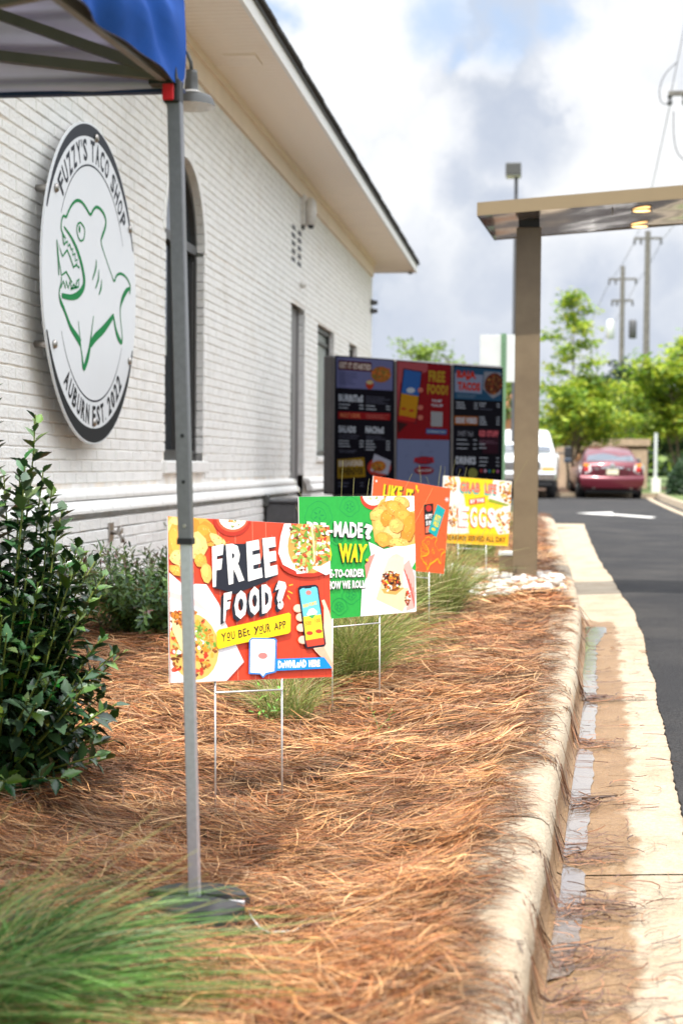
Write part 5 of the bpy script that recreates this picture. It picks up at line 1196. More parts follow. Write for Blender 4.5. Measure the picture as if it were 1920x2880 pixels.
# ------------------------------------------------------------ shrubs
def leaf_template(kind):
    if kind == 'holly':
        out = [(0, 0), (.13, .13), (.24, .15), (.30, .25), (.40, .22), (.48, .29), (.57, .22), (.66, .23), (.73, .14), (.82, .12), (1.0, 0)]
    else:
        out = [(0, 0), (.15, .07), (.35, .14), (.6, .17), (.82, .12), (1.0, 0)]
    n = len(out); vs = []
    for (x, y) in out: vs.append((x, 0, -.06*sin(x*pi)*-1*.0-.10*x*x))
    for (x, y) in out[1:-1]: vs.append((x, y, .10*y/.25-.10*x*x))
    for (x, y) in out[1:-1]: vs.append((x, -y, .10*y/.25-.10*x*x))
    m_ = n-2; fs = []
    fs.append((0, 1, n)); fs.append((0, n+m_, 1))
    for i in range(m_-1): fs.append((i+1, i+2, n+i+1, n+i)); fs.append((i+1, n+m_+i, n+m_+i+1, i+2))
    fs.append((n-2, n-1, n+m_-1)); fs.append((n-2, n+2*m_-1, n-1))
    return vs, fs
def shrub(name, label, cat, base, stems, leaf_len, kind, pal, newpal, mtl, group=None, gap=.028, nobj=295, seed=1, stem_r=.004):
    r = random.Random(seed); t = thing(name, label, cat, base, group=group); B = Vector(base)
    vs0, fs0 = leaf_template(kind); V0 = np.array(vs0)
    st = MB(); leaves = []
    for (ax_0, hx, reach, sz, bend) in stems:
        # path
        P = []; L_ = sqrt(reach**2+hx**2); n = 9
        for i in range(n+1):
            s = i/n; P.append(Vector((cos(ax_0)*reach*(s**bend), sin(ax_0)*reach*(s**bend), hx*(s*1.15-.15*s*s)))+Vector((sin(s*5+ax_0*3)*.012, cos(s*6+ax_0)*.012, 0)))
        st.tube(P, [stem_r*(1.2-.75*i/n) for i in range(n+1)], 5)
        d = .12*L_; ph = r.uniform(0, 6)
        while d < L_:
            s = min(1, d/L_); i = min(n-1, int(s*n)); p = P[i].lerp(P[i+1], s*n-i); tg = (P[i+1]-P[i]).normalized(); ph += 2.4
            side = tg.orthogonal().normalized(); side.rotate(Matrix.Rotation(ph, 3, tg)); dr = (side*1.0+tg*(.55 if s < .9 else 1.1)).normalized()
            nrm = (tg-dr*tg.dot(dr)); nrm = (nrm.normalized()*.6+Vector((0, 0, .9))+Vector((r.uniform(-.5, .5), r.uniform(-.5, .5), 0))); nrm = (nrm-dr*nrm.dot(dr)).normalized()
            yv = nrm.cross(dr); ln = leaf_len*sz*r.uniform(.65, 1.15)*(1 if s < .93 else .75)
            R3 = np.array([[dr.x, yv.x, nrm.x], [dr.y, yv.y, nrm.y], [dr.z, yv.z, nrm.z]])
            f = r.uniform(.7, 1.35); cbase = r.choice(newpal) if s > .86 and r.random() < .7 else r.choice(pal)
            leaves.append((p, R3, ln, tuple(c*f for c in cbase)))
            d += gap*r.uniform(.7, 1.3)
    st.obj('stems', M['stem'], t)
    # largest / nearest visible leaves become objects
    def key(l):
        w_ = B+l[0]; px = proj(w_); return (w_.y if 0 < px[0] < 1920 and px[1] < 2880 else 99)-(.3*max(0, w_.x-B.x))-.15*l[0].z
    leaves.sort(key=key); col_me = {}
    for (p, R3, ln, col) in leaves[:nobj]:
        ck = tuple(round(c*25)/25+.008 for c in col)
        if ck not in col_me:
            m_ = MB(); m_.add(vs0, fs0, ck); col_me[ck] = m_.mesh('leaf', mtl, True)
        o = link('leaf', col_me[ck], t); mw = Matrix.Identity(4)
        for a_ in range(3):
            for b_ in range(3): mw[a_][b_] = R3[a_, b_]*ln
        mw.translation = p; o.matrix_local = mw
    rest = leaves[nobj:]
    if rest:
        mb = MB()
        for (p, R3, ln, col) in rest:
            V = (V0*ln) @ R3.T+np.array(p); mb.add([tuple(q) for q in V], fs0, col)
        mb.obj('foliage', mtl, t, True, kind='stuff')
HP = [(.016, .050, .016), (.024, .070, .022), (.012, .036, .012), (.034, .085, .022), (.04, .09, .03)]; HN = [(.05, .11, .02), (.035, .09, .022), (.08, .15, .025)]
r = random.Random(5); stems = []
for i in range(250):
    a_ = r.uniform(0, 2*pi); q = r.random(); h = .06+.66*r.random(); re = .30*sqrt(r.random())+.05
    if h > .45: re *= .8
    stems.append((a_, h, re, 1.0, r.uniform(.9, 1.5)))
for (dx, dy, h) in ((.05, -.06, .95), (.09, .0, .92), (.13, -.04, .86), (.0, -.1, .98), (-.06, -.08, 1.02), (.07, -.12, .88), (.12, .05, .80), (-.02, -.05, 1.17), (.03, .05, 1.08), (-.10, -.05, 1.1), (.02, 0, .90), (.10, -.02, .82), (.15, -.05, .76), (.20, -.02, .70), (.24, -.03, .40), (-.04, .1, .9), (-.15, 0, .85)):
    stems.append((atan2(dy, dx), h, sqrt(dx*dx+dy*dy)+.02, 1.1, .8))
shrub('holly_shrub', 'large dark green spiny holly shrub at the left edge of the bed', 'shrub', (-1.52, 4.2, bedz(-1.5, 4.2)+.01), stems, .064, 'holly', HP, HN, M['leaf'], gap=.020, stem_r=.0045, seed=3)
LP2 = [(.06, .14, .03), (.09, .18, .04), (.12, .21, .045), (.035, .08, .02)]; LN2 = [(.11, .16, .04), (.16, .07, .06), (.13, .09, .06), (.09, .14, .035)]
for q, (bx_, by_, s_, lab, ns) in enumerate(((-1.90, 7.15, 1.0, 'small bronze-tipped evergreen shrub between the holly and the FREE FOOD sign', 200), (-1.80, 8.6, 1.0, 'evergreen shrub against the wall hidden mostly behind the FREE FOOD sign', 60))):
    r = random.Random(20+q); stems = []
    for i in range(ns):
        a_ = r.uniform(0, 2*pi); h = (.14+.34*r.random())*s_; re = (.12+.42*r.random())*s_
        stems.append((a_, h, re, 1.0, r.uniform(.8, 1.2)))
    shrub('evergreen_shrub', lab, 'shrub', (bx_, by_, bedz(bx_, by_)), stems, .046, 'oval', LP2, LN2, M['leaf2'], 'low evergreen shrubs near the wall', gap=.013, seed=30+q, stem_r=.0025, nobj=290 if q == 0 else 60)
# seedlings
for q, (x, y, lab) in enumerate(((-.966, 5.35, 'bright green weed seedling behind the stake of the FREE FOOD sign'), (-.55, 5.2, 'tiny pale weed right of the FREE FOOD sign stake'))):
    shrub('weed_seedling', lab, 'weed', (x, y, bedz(x, y)+.01), [(i*1.1, .06+.05*(i % 3), .05+.02*(i % 2), 1, 1) for i in range(6 if q == 0 else 4)], .03 if q == 0 else .018, 'oval', [(.10, .24, .03), (.14, .3, .04)], [(.18, .34, .05)], M['leaf2'], gap=.016, seed=50+q, nobj=60, stem_r=.0012)

# ------------------------------------------------------------ litter
def curled(name, label, x, y, ln, m, rz, cat='leaf', dz=.03, group=None):
    v = MB(); n = 8; vs = []
    for i in range(n+1):
        s = i/n; w_ = .22*sin(pi*s)**.8+.002
        for j in (-1, 0, 1): vs.append(((s-.5)*ln, j*w_*ln, .12*ln*abs(j)+.1*ln*(s-.5)**2*3))
    v.add(vs, [(i*3+j, i*3+j+1, (i+1)*3+j+1, (i+1)*3+j) for i in range(n) for j in range(2)])
    o = v.obj(name, m, None, True, loc=(x, y, bedz(x, y)+dz), rot=(random.uniform(-.3, .3), random.uniform(-.3, .3), rz), label=label, cat=cat, group=group); return o
curled('fallen_leaf', 'pale dry leaf standing up in the straw near the curb', -.225, 3.79, .085, M['dryleaf'], 1.9, group='dry leaves near the curb')
curled('fallen_leaf', 'golden dry leaf lying left of the pale one in the straw', -.285, 3.84, .06, M['dryleaf'], .2, group='dry leaves near the curb')
curled('fallen_leaf', 'flat dry leaf lying just in front of the upright pale leaf', -.24, 3.74, .08, M['dryleaf'], -.3, group='dry leaves near the curb')
curled('fallen_leaf', 'small tan leaf lying alone right of the tent weight', -.49, 2.99, .05, M['dryleaf'], -.8)
curled('fallen_leaf', 'curled tan leaf by the right stake of the FREE FOOD sign', -.56, 5.45, .07, M['dryleaf'], .3)
curled('plastic_scrap', 'scrap of teal plastic half buried in the straw near the curb', -.175, 4.62, .045, M['teal'], .6, 'litter', .02)
v = MB(); pp = [(-.615, 3.20), (-.60, 3.15), (-.575, 3.11), (-.55, 3.075), (-.52, 3.06), (-.495, 3.07), (-.48, 3.10)]
v.tube([(x, y, bedz(x, y)+.032+.004*sin(i*2)) for i, (x, y) in enumerate(pp)], [.001, .002, .0022, .002, .0022, .002, .001], 6); v.obj('plastic_ribbon', M['ribbon'], None, True, label='crumpled clear plastic ribbon on the straw right of the tent weight', cat='litter')
v = MB(); v.tube([(-.30, 6.98, bedz(-.3, 7)+.04), (-.2, 7.0, bedz(-.2, 7)+.045), (-.12, 7.03, bedz(-.1, 7)+.04)], .004, 6); v.obj('stick', M['dryleaf'], None, True, label='pale stick lying on the straw right of the green sign', cat='stick')
v = MB(); v.tube([(.14, 4.72, float(zr(4.7))+.02), (.2, 4.74, float(zr(4.7))+.024), (.25, 4.77, float(zr(4.7))+.022)], [.004, .005, .003], 6); v.obj('stick', M['twig'], None, True, label='short brown twig lying in the wet gutter', cat='stick')
t = link('fallen_twig', None, None, label='forked dark twig lying on the straw by the dry leaves', cat='stick'); v = MB(); z = bedz(-.2, 3.7)+.035
v.tube([(-.33, 3.72, z), (-.22, 3.71, z+.01), (-.10, 3.73, z+.012)], [.003, .004, .002], 6); v.tube([(-.22, 3.71, z+.01), (-.16, 3.68, z+.012)], [.003, .0015], 6); v.obj('branch', M['twig'], t, True)

# ------------------------------------------------------------ background: posts, signs, poles
t = thing('sign_post', 'green channel post carrying a blank white sign back beside the menu board', 'sign', (-.49, 19.5, -.85))
v = MB(); v.box((-.035, 0, 0), (.035, .018, 2.55)); v.obj('post', M['greenpost'], t)
for i in range(26):
    pass
v = MB(); [v.box((-.006, -.0012, .15+i*.05), (.006, .0, .165+i*.05)) for i in range(46)]; v.obj('post_holes', M['black'], t)
v = MB(); v.bbox((-.302, .02, 1.93), (.302, .024, 2.535), .001); v.obj('sign_plate', M['alu'], t)
t = thing('parking_light', 'tall grey parking lot light with square head behind the canopy post', 'street lamp', (-.82, 45, -.9))
v = MB(); v.tube([(0, 0, 0), (-.0, 0, 9.45)], [.075, .055], 10); v.obj('pole', M['darkgrey'], t); v = MB(); v.bbox((-.31, -.3, 9.43), (.14, .3, 9.78), .02); v.obj('lamp_head', M['lampgrey'], t); v = MB(); v.box((-.28, -.27, 9.41), (.11, .27, 9.43)); v.obj('lens', M['enamelwhite'], t)
def utility_pole(label, x, y, ztop, arms, cans=(), r=.16):
    t = thing('utility_pole', label, 'utility pole', (x, y, -.8), group='wooden utility poles beyond the trees'); v = MB(); v.tube([(0, 0, 0), (0, 0, ztop+.8)], [r*1.15, r*.8], 10); v.obj('pole', M['polewood'], t)
    for (z, hw) in arms:
        v = MB(); v.box((-hw, -.08, z+.8-.06), (hw, .04, z+.8+.06)); v.obj('crossarm', M['polewood'], t)
        for sx in (-hw*.95, hw*.95, -hw*.5):
            v = MB(); v.lathe([(.05, -.28), (.08, -.2), (.05, -.1), (.08, -.02)], (sx, -.02, z+.75), 8); v.obj('insulator', M['darkgrey'], t)
    for (dx, z, m_n) in cans:
        v = MB(); v.lathe([(.20, -.55), (.24, -.5), (.24, .5), (.18, .6)], (dx, 0, z+.8), 14); v.obj('transformer', M[m_n], t, True)
utility_pole('tall wooden utility pole with one crossarm right of the canopy post', 5.68, 85, 13.0, [(12.6, .75)], r=.19)
utility_pole('farther utility pole with two crossarms and white transformers', 4.86, 95, 12.4, [(11.6, .85), (10.28, .65)], [(-.7, 8.5, 'alu'), (.65, 8.5, 'darkgrey')], r=.17)
utility_pole('nearest utility pole at the right edge with steel crossarm and drooping wires', 4.35, 44, 12.6, [(10.6, .9)], r=.15)
def wire(label, pts, r=.012):
    v = MB(); P_ = []
    for i in range(len(pts)-1):
        a_, b_ = Vector(pts[i]), Vector(pts[i+1]); 
        for j in range(8): s = j/8; P_.append(a_.lerp(b_, s)-Vector((0, 0, .5*sin(pi*s)*(b_-a_).length*.03)))
    P_.append(Vector(pts[-1])); v.tube(P_, r, 5); v.obj('power_line', M['darkgrey'], None, label=label, cat='power line', group='power lines between the utility poles')
wire('power line from the nearest pole crossarm down to the tall pole left end', [(3.5, 44, 10.3), (4.95, 85, 12.5)], .014)
wire('power line from the nearest pole crossarm down to the tall pole right end', [(5.2, 44, 10.4), (6.4, 85, 12.5)], .014)
wire('power line from the tall pole to the farther pole, left side', [(4.95, 85, 12.4), (4.1, 95, 11.5), (1.5, 140, 9.0)], .016)
wire('power line from the tall pole to the farther pole, right side', [(6.4, 85, 12.4), (5.8, 95, 11.5), (3.2, 140, 9.0)], .016)
wire('power line rising steeply from the crossarm at the right edge', [(3.5, 44, 10.5), (4.1, 44, 13.8)], .014)
v = MB(); P_ = [(3.55, 44, 10.3), (3.28, 44, 10.35), (3.2, 44, 10.7), (3.35, 44, 11.15), (3.7, 44, 11.5)]
P2, _ = smooth_path([(p[0], p[2]) for p in P_], .01); v.tube([(p[0], 44, p[1]) for p in P2], .016, 5); v.obj('power_line', M['darkgrey'], None, label='looped jumper cable at the crossarm on the right edge', cat='power line', group='power lines between the utility poles')
v = MB(); P2, _ = smooth_path([(3.6, 10.1), (3.62, 9.4), (3.75, 8.9), (4.1, 8.6)], .01); v.tube([(p[0], 44, p[1]) for p in P2], .016, 5); v.obj('power_line', M['darkgrey'], None, label='drooping cable hanging below the crossarm on the right edge', cat='power line', group='power lines between the utility poles')

# buildings behind
t = thing('brick_enclosure', 'low tan block enclosure with cap behind the maroon car', 'wall', (1.7, 57, -.8))
v = MB(); v.box((-3.4, 0, 0), (1.3, .3, 1.55)); v.obj('wall_panel', M['tanwall'], t); v = MB(); v.box((.0, -.15, 0), (2.2, .5, 1.6)); v.obj('pier', M['tanwall'], t); v = MB(); v.box((-.1, -.22, 1.60), (2.3, .57, 1.85)); v.obj('cap', M['tanwall'], t)
v = MB(); v.box((.0, -.16, 1.5), (2.21, -.151, 1.56)); v.obj('shadow_joint', M['soil'], t)
t = thing('distant_building', 'orange brick building seen between menu board and canopy post', 'building', (-6, 95, -.8))
v = MB(); v.box((-9, 0, 0), (4.6, 8, 4.2)); v.obj('wall', M['orangewall'], t); v = MB(); v.add([(-9.5, -.5, 4.2), (5, -.5, 4.2), (5, 4, 5.8), (-9.5, 4, 5.8), (5, 8.5, 4.2), (-9.5, 8.5, 4.2)], [(0, 1, 2, 3), (3, 2, 4, 5)]); v.obj('roof', M['orangewall'], t)
for i in range(4): v = MB(); v.box((-7+i*3.2, -.05, 1.2), (-5.8+i*3.2, .0, 2.6)); v.obj('window', M['glass'], t)
t = thing('bollard', 'pale grey bollard standing on the grass right of the maroon car', 'bollard', (3.62, 49, -.8)); v = MB(); v.tube([(0, 0, 0), (0, 0, 1.9)], .055, 12); v.obj('post', M['alu'], t); v = MB(); v.box((-.12, -.12, 0), (.16, .12, .45)); v.obj('base', M['enamelwhite'], t)

# ------------------------------------------------------------ trees
def tree(label, x, y, h, crown, pal, nl, leaf, trunks, seed, zbase=-.8, spike=None, name='tree', group='trees beyond the parking lot'):
    r = random.Random(seed); rn = np.random.default_rng(seed); t = thing(name, label, 'tree', (x, y, zbase), group=group); tr = MB(); ends = []
    cx, cz_, rx, rz = crown
    for i in range(trunks):
        a_ = r.uniform(0, 6.28); sp = rx*.35; p0 = Vector((.12*cos(a_), .12*sin(a_), 0)); p1 = p0+Vector((cos(a_)*sp*.5, sin(a_)*sp*.5, cz_-rz*.7)); p2 = p1+Vector((cos(a_)*sp, sin(a_)*sp, rz*.9))
        tr.tube([p0, p0.lerp(p1, .5)+Vector((.03, 0, 0)), p1, p1.lerp(p2, .5), p2], [.06, .05, .042, .03, .015], 7)
        for j in range(9):
            s = r.random(); b0 = p1.lerp(p2, s); aa = r.uniform(0, 6.28); L_ = rx*r.uniform(.45, 1.05)*(1-.45*s); b1 = b0+Vector((cos(aa)*L_, sin(aa)*L_, rz*r.uniform(.05, .65))); tr.tube([b0, b0.lerp(b1, .5)+Vector((0, 0, .05*L_)), b1], [.022, .014, .006], 5); ends.append((b0, b1))
            for q in range(3): ends.append((b0.lerp(b1, .5), b1+Vector((r.uniform(-.4, .4)*rx*.6, r.uniform(-.4, .4)*rx*.6, r.uniform(-.3, .5)*rz*.4))))
    if spike:
        b0 = Vector((spike[0], 0, cz_+rz*.3)); b1 = Vector((spike[0], 0, spike[1])); tr.tube([Vector((spike[0], 0, cz_-rz)), b0, b1], [.05, .03, .01], 6)
        for q in range(16):
            s = q/16; c0 = b0.lerp(b1, s); aa = q*2.4; L_ = spike[2]*(1-.7*s)*r.uniform(.6, 1.2); e_ = c0+Vector((cos(aa)*L_, sin(aa)*L_, .25*L_)); tr.tube([c0, e_], [.012, .004], 4); ends += [(c0, e_)]*3
    tr.obj('trunk', M['bark'], t, True)
    cl = []
    for i in range(nl//14):
        b0, b1 = ends[r.randrange(len(ends))]; c0 = b0.lerp(b1, r.uniform(.35, 1.08)); cl.append(c0)
    cl = np.array([tuple(c_) for c_ in cl]); n = len(cl)*14
    C_ = np.repeat(cl, 14, axis=0)+rn.normal(size=(n, 3))*leaf*1.9*np.array([1.2, 1.2, .6]); 
    u = rn.normal(size=(n, 3)); u[:, 2] *= .45; u /= np.linalg.norm(u, axis=1, keepdims=True); w_ = np.cross(u, rn.normal(size=(n, 3))*.6+np.array([0, 0, 1])); w_ /= np.linalg.norm(w_, axis=1, keepdims=True)
    sz = leaf*(.6+.8*rn.random((n, 1))); V = np.stack([C_-u*sz, C_+w_*sz*.45, C_+u*sz, C_-w_*sz*.45], axis=1).reshape(-1, 3); F = np.arange(n*4).reshape(n, 4)
    pal = np.array(pal); cc = np.repeat(pal[rn.integers(0, len(pal), len(cl))], 14, axis=0)*(.7+.6*rn.random((n, 1)))
    link('crown', npmesh('crown', V, F, M['treeleaf'], cc), t)
YG = [(.30, .41, .035), (.38, .47, .04), (.20, .33, .035), (.46, .50, .05), (.13, .24, .03)]
DGN = [(.03, .065, .03), (.045, .085, .035), (.025, .05, .025)]
MG = [(.18, .27, .04), (.25, .34, .045), (.12, .20, .04)]
tree('yellow-green multi-stemmed tree with a tall wispy top behind the white truck', .95, 52, 0, (0, 2.45, 1.55, 1.75), YG, 12500, .095, 5, 1, spike=(.1, 6.7, 1.25))
tree('broad yellow-green tree at the right edge behind the maroon car', 4.85, 53, 0, (0, 3.35, 1.85, 2.6), YG, 16500, .105, 5, 2)
tree('yellow-green tree in the middle distance right of the car, partly hidden', 3.1, 60, 0, (0, 2.1, 1.1, 1.2), YG, 4800, .10, 4, 12)
tree('dark green evergreen tree between the two yellow-green trees', 4.2, 78, 0, (0, 4.2, 2.2, 2.1), DGN, 7000, .16, 2, 3)
tree('small tree whose leafy tip shows above the menu board', -4.0, 55, 0, (0, 4.5, 1.1, 1.1), MG, 1500, .10, 3, 4)
tree('green tree behind the blank sign back', -1.9, 62, 0, (0, 3.6, 1.9, 1.7), MG, 5200, .12, 4, 5)
tree('leafy green tree at far right behind the bollard', 6.3, 62, 0, (0, 3.0, 2.2, 1.8), MG, 6000, .12, 4, 6)
tree('dark green tree low behind the right hand trees', 7.0, 80, 0, (0, 2.6, 3.4, 2.0), DGN, 7000, .17, 3, 7)
# far wood as a mass
n = 26000; rn = np.random.default_rng(9); X = rn.uniform(-40, 60, n); H_t = 3.4+1.2*np.sin(X*.35)+.8*np.sin(X*.9+2); Z = -.8+H_t*rn.random(n)**.8; Yv = 118+rn.normal(size=n)*3
C_ = np.stack([X, Yv, Z], 1); u = rn.normal(size=(n, 3)); u /= np.linalg.norm(u, axis=1, keepdims=True); w_ = np.cross(u, rn.normal(size=(n, 3))); w_ /= np.linalg.norm(w_, axis=1, keepdims=True)
V = np.stack([C_-u*.45, C_+w_*.3, C_+u*.45, C_-w_*.3], 1).reshape(-1, 3); pal = np.array(DGN+MG); link('distant_wood', npmesh('distant_wood', V, np.arange(n*4).reshape(n, 4), M['treeleaf'], pal[rn.integers(0, len(pal), n)]*(.8+.5*rn.random((n, 1)))), kind='stuff')
# low hedge right
n = 5000; rn = np.random.default_rng(19); ph = rn.random(n)*2*pi; cphi = rn.random(n); C_ = np.stack([4.45+.65*np.sqrt(1-cphi**2)*np.cos(ph), 46.0+.7*np.sqrt(1-cphi**2)*np.sin(ph), -.8+1.05*cphi], 1)+rn.normal(size=(n, 3))*.05
u = rn.normal(size=(n, 3)); u /= np.linalg.norm(u, axis=1, keepdims=True); w_ = np.cross(u, rn.normal(size=(n, 3))); w_ /= np.linalg.norm(w_, axis=1, keepdims=True); V = np.stack([C_-u*.07, C_+w_*.035, C_+u*.07, C_-w_*.035], 1).reshape(-1, 3)-np.array([4.45, 46, -.8])
t = thing('clipped_shrub', 'dark green rounded shrub at the far right edge beside the curb', 'shrub', (4.45, 46, -.8)); link('foliage', npmesh('foliage', V, np.arange(n*4).reshape(n, 4), M['treeleaf'], np.array(DGN)[rn.integers(0, 3, n)]*1.4), t)

# ------------------------------------------------------------ vehicles
def loft(secs, name, m, parent, closed=True, caps=True):
    v = MB(); k_ = len(secs[0]); vs = [p for s in secs for p in s]
    fs = [(i*k_+j, i*k_+(j+1) % k_, (i+1)*k_+(j+1) % k_, (i+1)*k_+j) for i in range(len(secs)-1) for j in range(k_ if closed else k_-1)]
    if caps: fs += [tuple(range(k_-1, -1, -1)), tuple(range((len(secs)-1)*k_, len(secs)*k_))]
    v.add(vs, fs); return v.obj(name, m, parent, True)
def wheel(parent, x, y, r, w_, rimm='alu'):
    v = MB(); v.lathe([(r*.62, -w_/2), (r*.93, -w_/2), (r, -w_*.38), (r, w_*.38), (r*.93, w_/2), (r*.62, w_/2)], (0, 0, 0), 28, 'x'); o = v.obj('wheel', M['rubber'], parent, True, loc=(x, y, r)); v = MB(); v.lathe([(.03, -w_/2-.005), (r*.3, -w_/2+.0), (r*.6, -w_/2+.01), (r*.62, w_/2-.01), (.05, w_/2+.004)], (0, 0, 0), 20, 'x'); v.obj('rim', M[rimm], o, True)
t = thing('sedan_car', 'maroon sedan seen from behind, stopped in the lane', 'car', (2.06, 44.5, -.915), rad(3)); t.scale = (1.06,)*3
def sec(y, hb, zb, zt, hs=None, crown=.03):   # body section rounded
    hs = hs or hb*.93
    return [(-hs*.92, y, zb), (hs*.92, y, zb), (hs, y, zb+.10), (hb, y, zb+.30), (hb*.995, y, zt-.20), (hb*.93, y, zt-.06), (hb*.80, y, zt), (0, y, zt+crown), (-hb*.80, y, zt), (-hb*.93, y, zt-.06), (-hb*.995, y, zt-.20), (-hb, y, zb+.30), (-hs, y, zb+.10)]
loft([sec(-.02, .72, .34, .86), sec(.03, .84, .25, .98, crown=.035), sec(.25, .89, .22, 1.02), sec(.9, .90, .20, 1.0), sec(2.4, .90, .20, .94), sec(3.9, .89, .20, .92), sec(4.5, .84, .22, .80), sec(4.75, .70, .3, .66)], 'body', M['redpaint'], t)
def cs(y, hb, ht, zt): return [(-hb, y, .93), (hb, y, .93), (hb*.97, y, 1.02), (ht, y, zt-.07), (ht*.86, y, zt), (0, y, zt+.025), (-ht*.86, y, zt), (-ht, y, zt-.07), (-hb*.97, y, 1.02)]
loft([cs(.48, .80, .78, .99), cs(.95, .82, .66, 1.32), cs(1.35, .83, .61, 1.43), cs(2.3, .83, .60, 1.45), cs(3.0, .82, .60, 1.36), cs(3.7, .80, .74, 1.0)], 'cabin', M['redpaint'], t)
v = MB(); v.add([(-.66, .50, 1.035), (.66, .50, 1.035), (.57, .97, 1.31), (0, .955, 1.335), (-.57, .97, 1.31), (0, .49, 1.045)], [(0, 5, 3, 4), (5, 1, 2, 3)]); v.obj('rear_window', M['carglass'], t)
for sx in (-1, 1):
    v = MB(); v.add([(sx*.825, 1.2, 1.03), (sx*.825, 3.3, 1.0), (sx*.64, 2.8, 1.33), (sx*.645, 1.5, 1.37)], [(0, 1, 2, 3)]); v.obj('side_window', M['carglass'], t)
    o = MB(); o.add([(sx*.60, -.025, .94), (sx*.80, -.01, .96), (sx*.885, .14, .90), (sx*.87, .10, .70), (sx*.72, -.03, .68), (sx*.57, -.04, .76)], [tuple(range(6)) if sx > 0 else tuple(range(5, -1, -1))]); tl_o = o.obj('tail_light', M['lampclear'], t)
    o = MB(); o.lathe([(.0, -.045), (.065, -.04), (.07, -.03)], (sx*.70, 0, .80), 16, 'y'); o.obj('brake_lens', M['lampred'], tl_o); o = MB(); o.add([(sx*.62, -.032, .945), (sx*.79, -.02, .965), (sx*.78, -.03, .89), (sx*.66, -.035, .88)], [(0, 1, 2, 3)]); o.obj('indicator_lens', M['lampamber'], tl_o)
    v = MB(); v.bbox((sx*1.0-.11, 3.05, .98), (sx*1.0+.11, 3.20, 1.12), .02); v.obj('side_mirror', M['carglass'], t)
    v = MB(); v.tube([(sx*.5, -.05, .30), (sx*.5, .3, .30)], .04, 12); v.obj('exhaust', M['chrome'], t, True)
    wheel(t, sx*.78, .95, .33, .22); wheel(t, sx*.78, 3.75, .33, .22)
loft([[(x_, -.11+.10*abs(x_/.84)**3, z_) for x_, z_ in ((-.84, .36), (-.5, .30), (0, .29), (.5, .30), (.84, .36))], [(x_, -.14+.12*abs(x_/.87)**3, z_) for x_, z_ in ((-.87, .50), (-.5, .50), (0, .50), (.5, .50), (.87, .50))], [(x_, -.13+.12*abs(x_/.87)**3, z_) for x_, z_ in ((-.87, .62), (-.5, .60), (0, .60), (.5, .60), (.87, .62))], [(x_, .0+.06*abs(x_/.85)**3, z_) for x_, z_ in ((-.85, .66), (-.5, .64), (0, .64), (.5, .64), (.85, .66))]], 'rear_bumper', M['redpaint'], t, closed=False, caps=False)
v = MB(); v.bbox((-.30, -.055, .815), (.30, -.035, .865), .008); v.obj('chrome_trim', M['chrome'], t); v = MB(); v.lathe([(.0, -.06), (.065, -.055), (.07, -.045)], (0, 0, .905), 18, 'y'); v.obj('badge', M['chrome'], t)
v = MB(); v.box((-.16, -.07, .66), (.16, -.055, .80)); v.obj('licence_plate', M['plate'], t); v = MB(); v.box((-.44, -.05, .66), (.44, -.035, .805)); v.obj('plate_recess', mat('dark_maroon', (.07, .006, .012), .4), t)
v = MB(); v.box((-.49, -.045, .80), (-.36, -.04, .83)); v.obj('lettering_badge', M['chrome'], t); v = MB(); v.box((.36, -.045, .785), (.49, -.04, .825)); v.obj('lettering_badge', M['chrome'], t)
v = MB(); v.box((-.7, .1, .16), (.7, 4.5, .24)); v.obj('underbody', M['black'], t)

t = thing('pickup_truck', 'white full-size pickup truck facing us behind the canopy post', 'pickup truck', (-.56, 43.6, -.92), rad(-1.5)); t.scale = (1.0,)*3
def ts(y, hw, zb, zt): return [(-hw*.97, y, zb), (hw*.97, y, zb), (hw, y, zb+.12), (hw, y, zt-.16), (hw*.94, y, zt-.03), (hw*.8, y, zt), (0, y, zt+.03), (-hw*.8, y, zt), (-hw*.94, y, zt-.03), (-hw, y, zt-.16), (-hw, y, zb+.12)]
loft([ts(.0, .96, .62, 1.13), ts(.06, 1.0, .55, 1.19), ts(.5, 1.01, .5, 1.24), ts(1.3, 1.01, .48, 1.30), ts(3.8, 1.01, .48, 1.30), ts(3.82, 1.01, .48, 1.38), ts(6.0, 1.01, .48, 1.38)], 'body', M['whitepaint'], t)
def tcs(y, hb, ht, zt): return [(-hb, y, 1.22), (hb, y, 1.22), (hb*.99, y, 1.34), (ht, y, zt-.08), (ht*.9, y, zt), (0, y, zt+.03), (-ht*.9, y, zt), (-ht, y, zt-.08), (-hb*.99, y, 1.34)]
loft([tcs(1.05, .93, .92, 1.36), tcs(1.35, .94, .86, 1.62), tcs(1.85, .95, .76, 1.96), tcs(2.3, .95, .75, 2.02), tcs(3.6, .95, .75, 2.0), tcs(3.8, .94, .82, 1.6)], 'cab', M['whitepaint'], t)
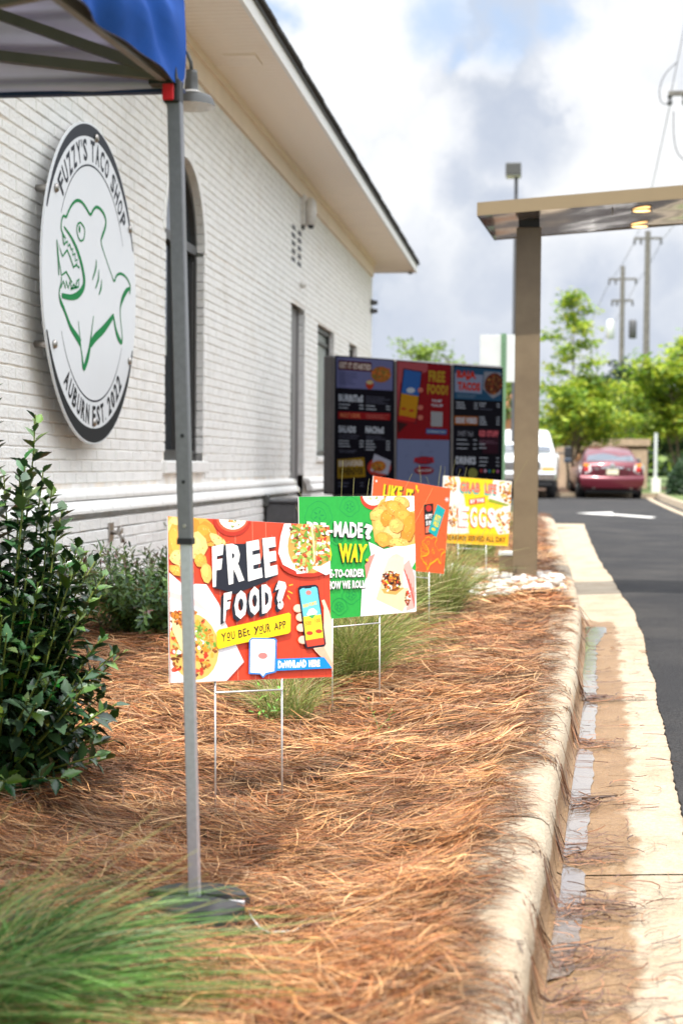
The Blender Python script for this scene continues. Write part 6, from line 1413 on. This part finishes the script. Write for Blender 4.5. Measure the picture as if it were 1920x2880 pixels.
v = MB(); v.add([(-.83, 1.02, 1.37), (.83, 1.02, 1.37), (.70, 1.78, 1.90), (0, 1.74, 1.92), (-.70, 1.78, 1.90), (0, 1.0, 1.385)], [(0, 5, 3, 4), (5, 1, 2, 3)]); v.obj('windshield', M['carglass'], t)
v = MB(); v.bbox((-.56, -.05, .76), (.56, -.01, 1.06), .01); gr = v.obj('grille', M['chrome'], t); v = MB(); [v.box((-.52, -.056, .79+i*.062), (.52, -.051, .825+i*.062)) for i in range(4)]; v.obj('grille_slots', M['black'], gr)
for sx in (-1, 1):
    v = MB(); v.bbox((min(sx*.60, sx*.95), -.03, .885), (max(sx*.60, sx*.95), .01, 1.06), .01); hl = v.obj('headlight', M['lampclear'], t); v = MB(); v.bbox((min(sx*.60, sx*.95), -.035, .79), (max(sx*.60, sx*.95), .005, .875), .008); v.obj('indicator_lens', M['lampamber'], hl)
    v = MB(); v.bbox((min(sx*1.20, sx*1.42), 1.55, 1.18), (max(sx*1.20, sx*1.42), 1.68, 1.52), .03); mi = v.obj('towing_mirror', M['black'], t); v = MB(); v.tube([(sx*.98, 1.6, 1.32), (sx*1.22, 1.6, 1.32)], .025, 8); v.obj('mirror_arm', M['black'], mi)
    wheel(t, sx*.84, .9, .39, .27); wheel(t, sx*.84, 4.7, .39, .27)
    v = MB(); v.add([(sx*.965, 1.75, 1.33), (sx*.965, 3.5, 1.33), (sx*.80, 3.4, 1.86), (sx*.80, 2.05, 1.86)], [(0, 1, 2, 3)]); v.obj('side_window', M['carglass'], t)
v = MB(); v.bbox((-1.0, -.16, .52), (1.0, -.02, .74), .03); bp = v.obj('front_bumper', M['chrome'], t); v = MB(); v.bbox((-.98, -.10, .74), (.98, .0, .79), .01); v.obj('bumper_cover', M['whitepaint'], bp); v = MB(); v.bbox((-.9, -.12, .36), (.9, -.05, .51), .02); v.obj('air_dam', M['black'], bp)
v = MB(); v.box((-.75, .2, .3), (.75, 5.8, .5)); v.obj('underbody', M['black'], t)
